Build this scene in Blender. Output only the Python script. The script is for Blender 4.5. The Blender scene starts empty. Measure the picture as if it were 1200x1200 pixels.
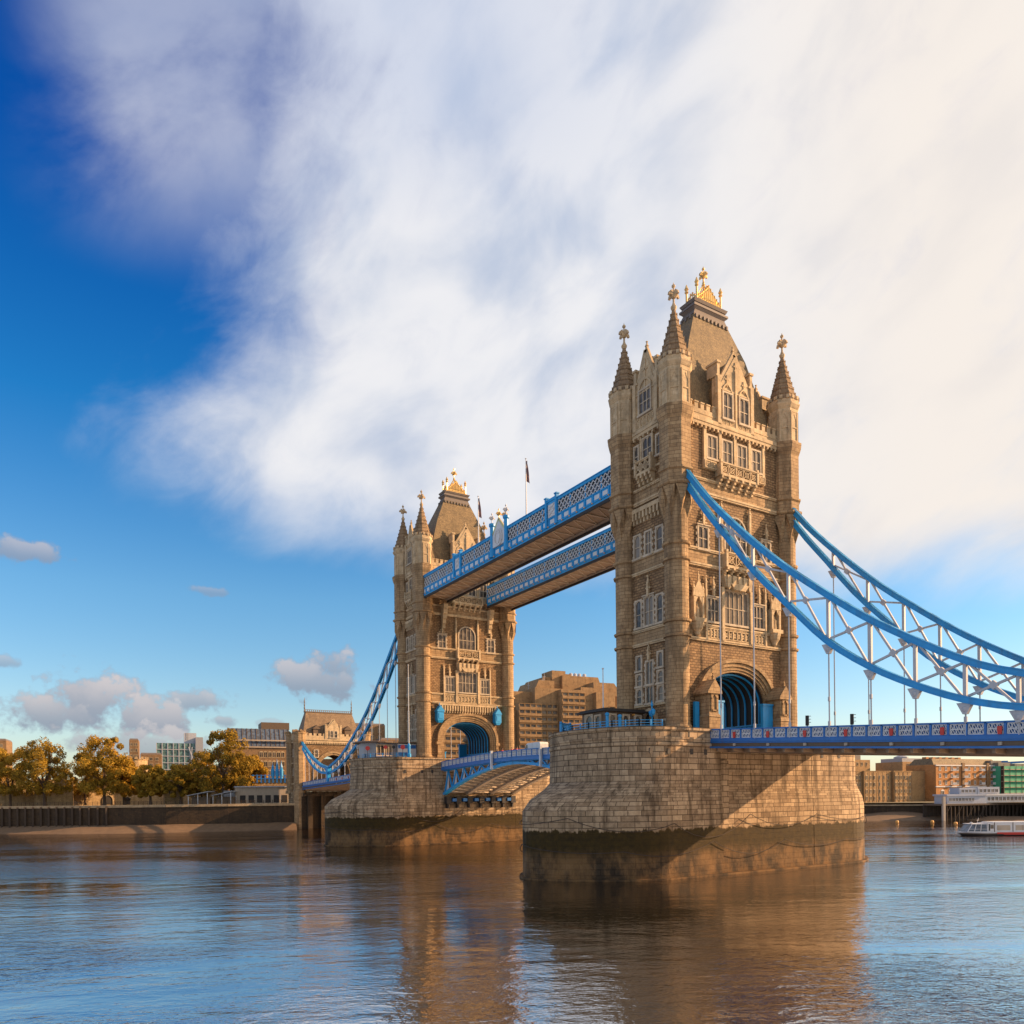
import bpy, math, random
from mathutils import Vector, Matrix
R=math.radians
scene=bpy.context.scene
col=scene.collection
# ------------------------------------------------------------------ camera
cam=bpy.data.cameras.new("camera"); camo=bpy.data.objects.new("camera",cam); col.objects.link(camo)
camo.location=(-85.94,-82.38,11.0)
YAW=R(31.673); ROLL=R(0.61)
fw=Vector((math.sin(YAW),math.cos(YAW),0)); up=Vector((0,0,1)); rt=fw.cross(up)
c,s=math.cos(ROLL),math.sin(ROLL)
rt2=rt*c-up*s; up2=up*c+rt*s
m=Matrix((rt2,up2,-fw)).transposed().to_4x4(); m.translation=camo.location
camo.matrix_world=m
cam.sensor_width=36; cam.lens=889.3/1200*36; cam.shift_y=(930.7-600)/1200
cam.clip_start=0.5; cam.clip_end=30000
scene.camera=camo
scene.view_settings.view_transform='Standard'; scene.view_settings.look='None'
scene.view_settings.exposure=0.8; scene.view_settings.gamma=1
# ------------------------------------------------------------------ sun + world
SUN_AZ=R(115); SUN_EL=R(22.5)
sd=bpy.data.lights.new("sun",'SUN'); so=bpy.data.objects.new("sun",sd); col.objects.link(so)
sd.energy=5.0; sd.angle=R(0.5); sd.color=(1.0,0.62,0.33)
tosun=Vector((math.sin(SUN_AZ)*math.cos(SUN_EL),math.cos(SUN_AZ)*math.cos(SUN_EL),math.sin(SUN_EL)))
so.rotation_euler=tosun.to_track_quat('Z','Y').to_euler(); so.location=tosun*300
w=bpy.data.worlds.new("World"); scene.world=w; w.use_nodes=True
class NT:
    def __init__(s,nt): s.nt=nt; s.N=nt.nodes; s.L=nt.links
    def n(s,t,**k):
        x=s.N.new(t)
        for a,b in k.items(): setattr(x,a,b)
        return x
    def set(s,sock,v):
        if isinstance(v,bpy.types.NodeSocket): s.L.new(v,sock)
        elif v is not None:
            if sock.type=='RGBA' and len(v)==3: v=(*v,1)
            sock.default_value=v
    def m(s,op,a,b=None,c=None,clamp=False):
        x=s.n('ShaderNodeMath',operation=op,use_clamp=clamp); s.set(x.inputs[0],a)
        if b is not None: s.set(x.inputs[1],b)
        if c is not None: s.set(x.inputs[2],c)
        return x.outputs[0]
    def vm(s,op,a,b=None):
        x=s.n('ShaderNodeVectorMath',operation=op); s.set(x.inputs[0],a)
        if b is not None: s.set(x.inputs[1],b)
        return x.outputs[0]
    def mix(s,f,a,b,mode='MIX'):
        x=s.n('ShaderNodeMix',data_type='RGBA',blend_type=mode); s.set(x.inputs[0],f); s.set(x.inputs[6],a); s.set(x.inputs[7],b)
        return x.outputs[2]
    def ss(s,v,a,b,o0=0.,o1=1.):
        x=s.n('ShaderNodeMapRange',interpolation_type='SMOOTHSTEP'); s.set(x.inputs[0],v); 
        for i,q in enumerate((a,b,o0,o1)): s.set(x.inputs[i+1],q)
        return x.outputs[0]
    def noise(s,v,sc,det=4,ro=.5,dist=0,dim='3D'):
        x=s.n('ShaderNodeTexNoise',noise_dimensions=dim); s.set(x.inputs['Vector'],v); x.inputs['Scale'].default_value=sc
        x.inputs['Detail'].default_value=det; x.inputs['Roughness'].default_value=ro; x.inputs['Distortion'].default_value=dist
        return x.outputs['Fac']
    def xyz(s,v):
        x=s.n('ShaderNodeSeparateXYZ'); s.set(x.inputs[0],v); return x.outputs
    def comb(s,a,b,c):
        x=s.n('ShaderNodeCombineXYZ')
        for i,q in enumerate((a,b,c)): s.set(x.inputs[i],q)
        return x.outputs[0]
    def ramp(s,f,stops):
        x=s.n('ShaderNodeValToRGB'); s.set(x.inputs[0],f); e=x.color_ramp.elements
        while len(e)<len(stops): e.new(0.5)
        for q,(p,cc) in zip(e,stops): q.position=p; q.color=(*cc,1)
        return x.outputs[0]
t=NT(w.node_tree); w.node_tree.nodes.clear()
out=t.n('ShaderNodeOutputWorld'); bg=t.n('ShaderNodeBackground'); t.L.new(bg.outputs[0],out.inputs[0])
sky=t.n('ShaderNodeTexSky',sky_type='NISHITA',sun_disc=False,sun_elevation=SUN_EL,sun_rotation=SUN_AZ,altitude=50,air_density=1.0,dust_density=0.6,ozone_density=3.0)
tc=t.n('ShaderNodeTexCoord'); D=tc.outputs['Generated']
dx,dy,dz=t.xyz(D)
az=t.m('MULTIPLY',t.m('ARCTAN2',dx,dy),57.2958); hor=t.m('SQRT',t.m('ADD',t.m('MULTIPLY',dx,dx),t.m('MULTIPLY',dy,dy)))
el=t.m('MULTIPLY',t.m('ARCTAN2',dz,hor),57.2958)
P0=t.comb(t.m('MULTIPLY',az,.1),t.m('MULTIPLY',el,.1),0.)
# blue of the air: deeper above, pale near the horizon
hs=t.n('ShaderNodeHueSaturation'); hs.inputs['Saturation'].default_value=1.15; hs.inputs['Value'].default_value=0.86; t.L.new(sky.outputs[0],hs.inputs['Color'])
base=t.mix(1.0,hs.outputs[0],t.ramp(t.m('DIVIDE',el,50),[(0,(1.15,1.0,.93)),(.10,(1.25,1.16,1.08)),(.28,(.95,1.20,1.20)),(.5,(.18,.92,1.24)),(.75,(.01,.52,1.12)),(1,(.01,.40,1.0))]),'MULTIPLY')
# wind-drawn veil cloud
a=R(28)
rx=t.m('ADD',t.m('MULTIPLY',az,math.cos(a)*.1),t.m('MULTIPLY',el,math.sin(a)*.1)); ry=t.m('SUBTRACT',t.m('MULTIPLY',el,math.cos(a)*.1),t.m('MULTIPLY',az,math.sin(a)*.1))
PV=t.comb(t.m('MULTIPLY',rx,.6),ry,0.)
n1=t.noise(PV,.85,7,.55,.4); n2=t.noise(PV,2.6,8,.6,.6); nw=t.noise(P0,1.1,3,.5)
wob=t.m('ADD',t.m('MULTIPLY',t.m('SUBTRACT',n1,.5),20),t.m('MULTIPLY',t.m('SUBTRACT',n2,.5),7))
azr=t.m('SUBTRACT',az,13.0); 
f1=t.m('ADD',t.m('SUBTRACT',azr,t.m('MULTIPLY',t.m('ABSOLUTE',t.m('SUBTRACT',el,33.)),.10)),wob)
f2=t.m('ADD',t.m('SUBTRACT',el,t.m('ADD',t.m('MULTIPLY',az,-.115),20.6)),t.m('MULTIPLY',wob,.32))
low=t.m('MULTIPLY',t.ss(el,31,24),9.)
f1=t.m('ADD',f1,low)
m1=t.m('MULTIPLY',t.ss(f1,-5.,8.5),t.ss(f2,-2.4,4.2))
edge_az=1.0
veil=t.m('MULTIPLY',t.m('MULTIPLY',m1,t.ss(n2,.1,.5,.86,1.)),edge_az)
# thin veil in the top left
veil2=t.m('MULTIPLY',t.m('MULTIPLY',t.ss(el,31,40),t.ss(az,-3,5)),t.m('MULTIPLY',t.ss(n1,.34,.62),.55))
veil=t.m('MAXIMUM',veil,veil2)
# broken bright cloud out of view, added for neutral fill light
fill_cloud=t.m('MAXIMUM',t.ss(az,90,130),t.ss(az,-22,-60))
veil=t.m('MAXIMUM',veil,t.m('MULTIPLY',fill_cloud,t.ss(t.noise(D,2.2,6,.55),.38,.58,.20,.75)))
vc_n=t.noise(PV,1.5,6,.5,.3)
vcol=t.mix(t.ss(vc_n,.25,.60),(.52,.60,.76),(.90,.90,.93))
warm=t.ss(az,38,64)
vcol=t.mix(t.m('MULTIPLY',warm,.75),vcol,(1.0,.90,.80))
vcol=t.mix(t.m('MULTIPLY',t.m('MULTIPLY',t.ss(el,34,44),t.ss(az,52,24)),.5),vcol,(.45,.55,.78))
vcol=t.mix(1.0,vcol,(5.5,5.5,5.5),'MULTIPLY')
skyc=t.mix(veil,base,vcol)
# small clouds (azimuth, elevation, half width, half height, grey amount)
CL=[(2.7,6.2,4.2,2.4,.95),(0.4,5.6,3.2,1.6,.92),(6.2,5.3,3.8,2.2,.95),(8.9,6.6,2.8,1.1,.8),(5.5,3.6,5.2,1.6,.75),(17.0,8.5,3.9,1.7,.85),(18.4,9.3,2.6,1.5,.8),(11.1,5.4,1.2,.5,.7),(-2.2,8.6,1.2,.5,.6),(-1.2,15.4,3.0,.9,.75),(10.1,14.2,1.6,.35,.5),(14,5.2,1.5,.4,.4)]
dens=None; top=None
cn=t.noise(P0,6.0,8,.62); cn2=t.noise(P0,3.0,4,.5)
for (ca,ce,wa,we,am) in CL:
    X=t.m('DIVIDE',t.m('SUBTRACT',az,ca),wa); Y=t.m('DIVIDE',t.m('SUBTRACT',el,ce),we)
    r=t.m('SQRT',t.m('ADD',t.m('MULTIPLY',X,X),t.m('MULTIPLY',Y,Y)))
    q=t.m('SUBTRACT',1.0,r); q=t.m('ADD',q,t.m('MULTIPLY',t.m('SUBTRACT',cn,.5),2.0)); q=t.m('ADD',q,t.m('MULTIPLY',t.m('SUBTRACT',cn2,.5),1.2))
    dd=t.m('MULTIPLY',t.ss(q,.0,.55),am); tp=t.m('MULTIPLY',dd,t.ss(Y,-.6,.9))
    dens=dd if dens is None else t.m('MAXIMUM',dens,dd); top=tp if top is None else t.m('MAXIMUM',top,tp)
ccol=t.mix(t.m('MULTIPLY',top,t.ss(cn2,.3,.6,.4,1.)),(.30*5.5,.34*5.5,.43*5.5),(.72*5.5,.64*5.5,.63*5.5))
skyc=t.mix(t.m('MULTIPLY',dens,.95),skyc,ccol)
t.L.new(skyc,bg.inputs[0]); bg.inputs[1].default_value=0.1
# ------------------------------------------------------------------ materials
def mat(name):
    m=bpy.data.materials.new(name); m.use_nodes=True; nt=NT(m.node_tree); b=m.node_tree.nodes['Principled BSDF']; return m,nt,b
def bump(nt,b,h,st=.5,d=.05):
    x=nt.n('ShaderNodeBump'); x.inputs['Strength'].default_value=st; x.inputs['Distance'].default_value=d; nt.L.new(h,x.inputs['Height']); nt.L.new(x.outputs[0],b.inputs['Normal'])
def stone(name,c1,c2,bw=.9,bh=.35,mortar=.02,morcol=None,var=.5,rough=.85,bst=.5,stain=.35,tide=False,irregular=False):
    c1=(c1[0],c1[1]*.94,c1[2]*.80); c2=(c2[0],c2[1]*.95,c2[2]*.84)
    m,t,b=mat(name)
    uv=t.n('ShaderNodeUVMap').outputs[0]; pos=t.n('ShaderNodeNewGeometry').outputs['Position']
    v=uv
    if irregular:
        nn=t.n('ShaderNodeTexNoise'); t.L.new(uv,nn.inputs['Vector']); nn.inputs['Scale'].default_value=1.3
        v=t.vm('ADD',uv,t.vm('MULTIPLY',t.vm('SUBTRACT',nn.outputs['Color'],(.5,.5,.5)),(.35,.22,0)))
    br=t.n('ShaderNodeTexBrick'); t.L.new(v,br.inputs['Vector'])
    br.inputs['Color1'].default_value=(0,0,0,1); br.inputs['Color2'].default_value=(1,1,1,1); br.inputs['Mortar'].default_value=(.5,.5,.5,1)
    br.inputs['Scale'].default_value=1; br.inputs['Brick Width'].default_value=bw; br.inputs['Row Height'].default_value=bh
    br.inputs['Mortar Size'].default_value=mortar; br.inputs['Mortar Smooth'].default_value=.1; br.inputs['Bias'].default_value=0
    if not irregular: br.offset_frequency=2; br.squash=1.25; br.squash_frequency=3
    n1=t.noise(pos,.25,5,.6); n2=t.noise(pos,2.2,6,.65)
    f=t.m('ADD',t.m('MULTIPLY',br.outputs['Color'],var),t.m('MULTIPLY',t.ss(n2,.2,.8),1-var),clamp=True)
    n3=t.noise(pos,.6,6,.7)
    colr=t.mix(f,c1,c2)
    # rain streaks and soot
    px,py,pz=t.xyz(pos)
    sp=t.comb(t.m('MULTIPLY',px,.9),t.m('MULTIPLY',py,.9),t.m('MULTIPLY',pz,.09))
    st=t.ss(t.noise(sp,1.0,4,.6),.46,.68)
    colr=t.mix(t.m('MULTIPLY',st,stain),colr,tuple(q*.38 for q in c1))
    colr=t.mix(t.m('MULTIPLY',t.ss(n1,.45,.66),.45),colr,tuple(q*.50 for q in c2))
    colr=t.mix(t.m('MULTIPLY',t.ss(n3,.5,.68),.6),colr,(c1[0]*.55,c1[1]*.58,c1[2]*.66))
    mc=morcol or tuple(q*.4 for q in c1)
    colr=t.mix(t.m('MULTIPLY',br.outputs['Fac'],.8),colr,mc)
    ro=rough
    if tide:
        e=t.m('ADD',pz,t.m('MULTIPLY',t.m('SUBTRACT',t.noise(t.comb(px,py,t.m('MULTIPLY',pz,.3)),.9,6,.7),.5),2.2))
        wet=t.ss(e,6.1,6.4,1,0)                      # below the high-tide line
        dk=t.m('MULTIPLY',wet,t.ss(t.m('ADD',e,t.m('MULTIPLY',t.noise(pos,.18,4,.6),5)),3.6,5.6,.0,1.))
        lowc=t.mix(t.ss(t.noise(t.comb(px,py,t.m('MULTIPLY',pz,.5)),.45,6,.65),.35,.65),(.016,.009,.004),(.19,.10,.035))
        colr=t.mix(t.m('MULTIPLY',wet,.93),colr,lowc)
        weed=t.mix(t.noise(pos,1.6,5,.6),(.004,.0025,.001),(.075,.044,.004))
        colr=t.mix(t.m('MULTIPLY',dk,t.ss(e,2.5,4.4,.15,1.)),colr,weed)
        ro=t.ss(wet,0,1,rough,.75); b.inputs['Specular IOR Level'].default_value=.25
    t.L.new(colr,b.inputs['Base Color']); t.set(b.inputs['Roughness'],ro)
    hh=t.m('ADD',t.m('MULTIPLY',br.outputs['Fac'],-1.0),t.m('ADD',t.m('MULTIPLY',n2,.8),t.m('MULTIPLY',br.outputs['Color'],.3)))
    bump(t,b,hh,bst,.06)
    return m
def plain(name,c,rough=.6,var=.25,sc=1.5,metal=0,bst=.15,stain=0,spec=None):
    m,t,b=mat(name); pos=t.n('ShaderNodeNewGeometry').outputs['Position']
    n=t.noise(pos,sc,5,.6); cc=t.mix(n,tuple(q*(1-var) for q in c),tuple(min(1,q*(1+var)) for q in c))
    if stain:
        px,py,pz=t.xyz(pos); st=t.ss(t.noise(t.comb(px,py,t.m('MULTIPLY',pz,.15)),1.1,5,.6),.5,.75)
        cc=t.mix(t.m('MULTIPLY',st,stain),cc,(.09,.06,.04))
    t.L.new(cc,b.inputs['Base Color']); b.inputs['Roughness'].default_value=rough; b.inputs['Metallic'].default_value=metal
    if spec is not None: b.inputs['Specular IOR Level'].default_value=spec
    bump(t,b,t.noise(pos,sc*5,4,.6),bst,.03)
    return m
M={}
M['rubble']=stone('rubble granite walling',(.17,.098,.048),(.42,.275,.145),.8,.38,.05,var=.6,bst=.9,stain=.4,irregular=True)
M['ashlar']=stone('ashlar stone',(.25,.16,.085),(.50,.355,.205),1.1,.5,.028,var=.5,stain=.55)
M['trim']=stone('dressed stone trim',(.44,.33,.205),(.68,.55,.38),1.6,.6,.008,var=.3,stain=.4,bst=.3)
M['wtrim']=stone('pale window dressings',(.42,.36,.29),(.63,.55,.45),1.6,.6,.008,var=.3,stain=.25,bst=.25)
M['pier']=stone('granite pier blocks',(.20,.135,.085),(.58,.44,.30),1.75,.74,.045,morcol=(.04,.025,.015),var=.6,stain=.8,bst=.8,tide=True)
M['oldstone']=stone('old castle stone',(.42,.30,.16),(.68,.51,.31),.8,.4,.03,var=.5,irregular=True,stain=.4)
M['slate']=stone('roof slates',(.13,.095,.055),(.36,.265,.14),.35,.22,.02,var=.55,stain=.25,bst=.6,rough=.7)
M['slate2']=stone('grey brown slates',(.19,.13,.085),(.33,.24,.155),.35,.22,.02,var=.55,stain=.25,bst=.6,rough=.7)
M['spire']=stone('spire stone',(.22,.145,.085),(.38,.27,.165),.9,.62,.03,var=.5,stain=.4,bst=.6)
M['brown_brick']=stone('brown brick',(.20,.125,.07),(.34,.22,.12),.5,.2,.01,var=.4,stain=.15,bst=.2)
M['tan_brick']=stone('tan brick',(.34,.21,.10),(.52,.34,.17),.5,.2,.01,var=.4,stain=.1,bst=.2)
M['orange_brick']=stone('orange brick',(.42,.19,.07),(.60,.30,.11),.5,.2,.01,var=.4,stain=.1,bst=.2)
M['concrete']=stone('board marked concrete',(.24,.15,.075),(.42,.275,.145),3.2,1.1,.01,var=.35,stain=.3,bst=.2)
M['quay']=stone('weedy quay wall',(.030,.019,.009),(.085,.052,.024),1.2,.5,.03,var=.4,stain=.5,bst=.6)
M['coping']=stone('quay coping',(.33,.25,.16),(.50,.39,.26),2.0,.6,.02,var=.4,stain=.3)
M['blue']=plain('light blue paint',(.016,.30,.64),.42,.28,.9,stain=.3)
M['dblue']=plain('dark blue paint',(.016,.14,.42),.4,.28,.9,stain=.28)
M['white']=plain('white paint',(.64,.63,.61),.45,.1,1,stain=.18)
M['rod']=plain('pale grey paint',(.46,.46,.47),.5,.15,1,stain=.35)
M['gold']=plain('gilding',(.85,.55,.20),.32,.15,2,metal=.75)
M['red']=plain('red enamel',(.55,.035,.02),.4,.1)
M['amber']=plain('amber lens',(.85,.40,.08),.35,.1)
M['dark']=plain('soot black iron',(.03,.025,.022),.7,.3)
M['soffit']=plain('brown soffit paint',(.30,.20,.12),.7,.3,1.5,stain=.3)
M['tarmac']=plain('asphalt',(.05,.05,.05),.9,.2)
M['lead']=plain('dull lead',(.16,.13,.11),.6,.25)
M['beige']=plain('beige paint',(.45,.36,.26),.55,.2,1,stain=.4)
M['grey']=plain('grey metal',(.32,.33,.35),.45,.15)
M['greycl']=plain('grey cladding',(.42,.44,.48),.5,.12)
M['cabin']=plain('brown cabin panel',(.13,.085,.05),.6,.2)
M['greennet']=plain('green scaffold net',(.06,.34,.20),.8,.2,.4)
M['sand']=plain('foreshore shingle',(.17,.105,.055),.95,.4,.6,bst=.8)
M['earth']=plain('bank ground',(.16,.13,.07),.95,.35,.1)
M['bark']=plain('bark',(.10,.065,.04),.9,.3,1)
M['timber']=plain('wet timber',(.05,.034,.022),.8,.3)
M['skin']=plain('skin',(.45,.25,.17),.6,.1); M['cloth_dark']=plain('dark cloth',(.02,.02,.03),.9,.2)
M['rope']=plain('dark chain iron',(.045,.03,.02),.8,.3)
def glassm(name,c,ro=.15):
    m,t,b=mat(name); pos=t.n('ShaderNodeNewGeometry').outputs['Position']
    rr=t.n('ShaderNodeObjectInfo').outputs['Random']
    t.L.new(t.mix(t.m('MULTIPLY',t.m('POWER',rr,2.),.8),t.mix(t.ss(t.noise(pos,.9,3,.5),.4,.6),c,tuple(q*2.6 for q in c)),(.26,.21,.15)),b.inputs['Base Color']); b.inputs['Roughness'].default_value=ro; b.inputs['Specular IOR Level'].default_value=.3
    bump(t,b,t.noise(pos,1.1,2,.5),.12,.1); return m
M['glass']=glassm('leaded window glass',(.045,.038,.032)); M['bglass']=glassm('blue tinted glazing',(.03,.055,.09)); M['gglass']=glassm('green office glazing',(.05,.10,.10))
def leaf(name,stops,sc=.35):
    m,t,b=mat(name); pos=t.n('ShaderNodeNewGeometry').outputs['Position']; rnd=t.n('ShaderNodeObjectInfo').outputs['Random']
    f=t.m('ADD',t.noise(pos,sc,4,.7),t.m('MULTIPLY',t.m('SUBTRACT',t.noise(pos,3.5,2,.5),.5),.5))
    f=t.m('ADD',f,t.m('MULTIPLY',t.m('SUBTRACT',rnd,.5),.16)); t.L.new(t.ramp(f,stops),b.inputs['Base Color'])
    b.inputs['Roughness'].default_value=.75; b.inputs['Specular IOR Level'].default_value=.2
    tr=t.n('ShaderNodeBsdfTranslucent'); t.L.new(t.ramp(f,stops),tr.inputs[0]); ms=t.n('ShaderNodeMixShader'); ms.inputs[0].default_value=.3
    t.L.new(b.outputs[0],ms.inputs[1]); t.L.new(tr.outputs[0],ms.inputs[2]); t.L.new(ms.outputs[0],m.node_tree.nodes['Material Output'].inputs[0]); return m
M['leaf']=leaf('autumn plane leaves',[(.25,(.09,.065,.012)),(.42,(.28,.18,.022)),(.58,(.50,.31,.036)),(.8,(.54,.25,.04))])
# water
m,t,b=mat('river water'); M['water']=m
pos=t.n('ShaderNodeNewGeometry').outputs['Position']
b.inputs['Base Color'].default_value=(.022,.011,.004,1); b.inputs['Roughness'].default_value=.03; b.inputs['IOR'].default_value=9.0
cy_,sy_=math.cos(YAW),math.sin(YAW)
px,py,pz=t.xyz(pos)
# ripples run roughly across the stream
ua=t.m('SUBTRACT',t.m('MULTIPLY',px,math.cos(.45)),t.m('MULTIPLY',py,math.sin(.45))); va=t.m('ADD',t.m('MULTIPLY',px,math.sin(.45)),t.m('MULTIPLY',py,math.cos(.45)))
q=t.comb(t.m('MULTIPLY',ua,.55),va,0.)
big=t.noise(q,.22,3,.5,.3); mid=t.noise(q,.85,4,.55,.5); fine=t.noise(q,3.2,3,.5)
patch=t.ss(t.noise(t.comb(t.m('MULTIPLY',ua,.3),va,0.),.045,4,.6,.6),.36,.64,.22,1.)
h=t.m('ADD',t.m('MULTIPLY',big,.55),t.m('MULTIPLY',patch,t.m('ADD',t.m('MULTIPLY',mid,.78),t.m('MULTIPLY',fine,.27))))
bump(t,b,h,.31,.55)
# ------------------------------------------------------------------ mesh helpers
class MB:
    def __init__(s): s.v=[]; s.f=[]; s.uv={}; s.p=[]; s.M=Matrix.Identity(4); s.sm=False
    def add(s,vs,fs,uvs=None):
        o=len(s.v); s.p.append((o,len(s.f),len(vs),len(fs))); s.v+=[tuple(s.M@Vector(p)) for p in vs]
        for i,f in enumerate(fs):
            if uvs: s.uv[len(s.f)]=uvs[i]
            s.f.append(tuple(o+k for k in f))
        return s
    def box(s,x0,x1,y0,y1,z0,z1):
        return s.add([(x0,y0,z0),(x1,y0,z0),(x1,y1,z0),(x0,y1,z0),(x0,y0,z1),(x1,y0,z1),(x1,y1,z1),(x0,y1,z1)],
          [(0,3,2,1),(4,5,6,7),(0,1,5,4),(1,2,6,5),(2,3,7,6),(3,0,4,7)])
    def cbox(s,x,y,z,w,d,h): return s.box(x-w/2,x+w/2,y-d/2,y+d/2,z,z+h)
    def beam(s,p,q,w,h,upv=(0,0,1)):
        p=Vector(p);q=Vector(q);d=(q-p).normalized();u=Vector(upv);sd=d.cross(u)
        if sd.length<1e-4: sd=d.cross(Vector((1,0,0)))
        sd.normalize();u=sd.cross(d);a=sd*w/2;b=u*h/2
        return s.add([p-a-b,p+a-b,p+a+b,p-a+b,q-a-b,q+a-b,q+a+b,q-a+b],[(0,1,2,3),(7,6,5,4),(0,4,5,1),(1,5,6,2),(2,6,7,3),(3,7,4,0)])
    def tube(s,pts,r,n=6,cap=True):
        pts=[Vector(p) for p in pts]; rs=r if isinstance(r,(list,tuple)) else [r]*len(pts); vs=[];fs=[]
        for i,p in enumerate(pts):
            d=(pts[min(i+1,len(pts)-1)]-pts[max(i-1,0)]).normalized(); a=d.cross(Vector((0,0,1)))
            if a.length<1e-3:a=d.cross(Vector((1,0,0)))
            a.normalize();b=a.cross(d)
            for k in range(n): vs.append(p+(a*math.cos(2*math.pi*k/n)+b*math.sin(2*math.pi*k/n))*rs[i])
        for i in range(len(pts)-1):
            for k in range(n): fs.append((i*n+k,i*n+(k+1)%n,(i+1)*n+(k+1)%n,(i+1)*n+k))
        if cap: fs+= [tuple(range(n)),tuple(range((len(pts)-1)*n,len(pts)*n))[::-1]]
        return s.add(vs,fs)
    def lathe(s,prof,n=16,cx=0,cy=0,ph=0,capb=False):
        vs=[];fs=[];uv=[]
        for r,z in prof:
            for k in range(n):
                a=ph+2*math.pi*k/n; vs.append((cx+r*math.cos(a),cy+r*math.sin(a),z))
        R0=max(r for r,z in prof)
        for i in range(len(prof)-1):
            for k in range(n):
                fs.append((i*n+k,i*n+(k+1)%n,(i+1)*n+(k+1)%n,(i+1)*n+k))
                u0=2*math.pi*R0*k/n;u1=2*math.pi*R0*(k+1)/n;z0=prof[i][1];z1=prof[i+1][1]; 
                if abs(z1-z0)<.05: z1=z0+abs(prof[i+1][0]-prof[i][0])
                uv.append([(u0,z0),(u1,z0),(u1,z1),(u0,z1)])
        if prof[-1][0]>.01: fs.append(tuple((len(prof)-1)*n+k for k in range(n))); uv.append([(vs[j][0],vs[j][1]) for j in fs[-1]])
        if capb: fs.append(tuple(range(n))[::-1]); uv.append([(vs[j][0],vs[j][1]) for j in fs[-1]])
        return s.add(vs,fs,uv)
    def prism(s,poly,y0,y1):   # polygon in XZ, extruded in Y (counter-clockwise seen from -Y)
        n=len(poly); vs=[(x,y0,z) for x,z in poly]+[(x,y1,z) for x,z in poly]
        return s.add(vs,[tuple(range(n)),tuple(range(n,2*n))[::-1]]+[(i,n+i,n+(i+1)%n,(i+1)%n) for i in range(n)])
    def extr(s,poly,z0,z1):    # polygon in XY (ccw), extruded in Z
        n=len(poly); vs=[(x,y,z0) for x,y in poly]+[(x,y,z1) for x,y in poly]
        return s.add(vs,[tuple(range(n))[::-1],tuple(range(n,2*n))]+[(i,(i+1)%n,n+(i+1)%n,n+i) for i in range(n)])
    def frus(s,a,b,z0,z1):     # rectangle half sizes a at z0, b at z1
        vs=[(sx*a[0],sy*a[1],z0) for sx,sy in ((-1,-1),(1,-1),(1,1),(-1,1))]+[(sx*b[0],sy*b[1],z1) for sx,sy in ((-1,-1),(1,-1),(1,1),(-1,1))]
        return s.add(vs,[(0,3,2,1),(4,5,6,7),(0,1,5,4),(1,2,6,5),(2,3,7,6),(3,0,4,7)])
    def mesh(s,name,mt):
        me=bpy.data.meshes.new(name); me.from_pydata(s.v,[],s.f); me.validate(); 
        uvl=me.uv_layers.new(name='UVMap'); me.update()
        if len(me.polygons)==len(s.f):
            for p in me.polygons:
                e=s.uv.get(p.index)
                if e:
                    for k,li in enumerate(p.loop_indices): uvl.data[li].uv=e[k]
                else:
                    n=p.normal
                    if abs(n.z)>.85: 
                        for li in p.loop_indices: c=me.vertices[me.loops[li].vertex_index].co; uvl.data[li].uv=(c.x,c.y)
                    else:
                        L=math.hypot(n.x,n.y); tx,ty=-n.y/L,n.x/L
                        for li in p.loop_indices: c=me.vertices[me.loops[li].vertex_index].co; uvl.data[li].uv=(c.x*tx+c.y*ty,c.z/L)
        if s.sm:
            for p in me.polygons: p.use_smooth=True
        me.materials.append(M[mt] if isinstance(mt,str) else mt)
        return me
def tag(o,label=None,cat=None,group=None,kind=None):
    if label:o['label']=label
    if cat:o['category']=cat
    if group:o['group']=group
    if kind:o['kind']=kind
    return o
def obj(name,me,parent=None,loc=(0,0,0),rz=0,mt=None):
    if isinstance(me,MB): me=me.mesh(name,mt)
    o=bpy.data.objects.new(name,me); col.objects.link(o); o.location=loc; o.rotation_euler=(0,0,rz)
    if parent is not None: o.parent=parent
    return o
def split(name,mb,parent=None,mt=None,mar=.02):
    """link each free-standing piece of mb as an object of its own"""
    P=mb.p; bb=[]
    for o,fo,nv,nf in P:
        v=mb.v[o:o+nv]; bb.append([min(q[k] for q in v)-mar for k in range(3)]+[max(q[k] for q in v)+mar for k in range(3)])
    par=list(range(len(P)))
    def find(i):
        while par[i]!=i: par[i]=par[par[i]]; i=par[i]
        return i
    for i in range(len(P)):
        for j in range(i):
            a,b=bb[i],bb[j]
            if all(a[k]<=b[k+3] and b[k]<=a[k+3] for k in range(3)): par[find(i)]=find(j)
    gr={}
    for i in range(len(P)): gr.setdefault(find(i),[]).append(i)
    out=[]
    for g in gr.values():
        m=MB(); m.sm=mb.sm
        for i in g:
            o,fo,nv,nf=P[i]; b0=len(m.v); m.v+=mb.v[o:o+nv]
            for k in range(nf):
                if fo+k in mb.uv: m.uv[len(m.f)]=mb.uv[fo+k]
                m.f.append(tuple(q-o+b0 for q in mb.f[fo+k]))
        out.append(obj(name,m,parent,mt=mt))
    return out
def empty(name,loc,rz=0,label=None,cat=None,group=None):
    o=bpy.data.objects.new(name,None); col.objects.link(o); o.location=loc; o.rotation_euler=(0,0,rz); o.empty_display_size=.5
    return tag(o,label,cat,group)
def copy_tree(o,parent=None):
    c=o.copy(); col.objects.link(c); c.parent=parent
    for ch in o.children: copy_tree(ch,c)
    return c
def arc(cx,cz,a,b,n,t0=0,t1=math.pi,p=2.0):
    r=[]
    for i in range(n+1):
        t=t0+(t1-t0)*i/n; cc,ss=math.cos(t),math.sin(t)
        r.append((cx+a*math.copysign(abs(cc)**(2/p),cc),cz+b*abs(ss)**(2/p)))
    return r
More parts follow.
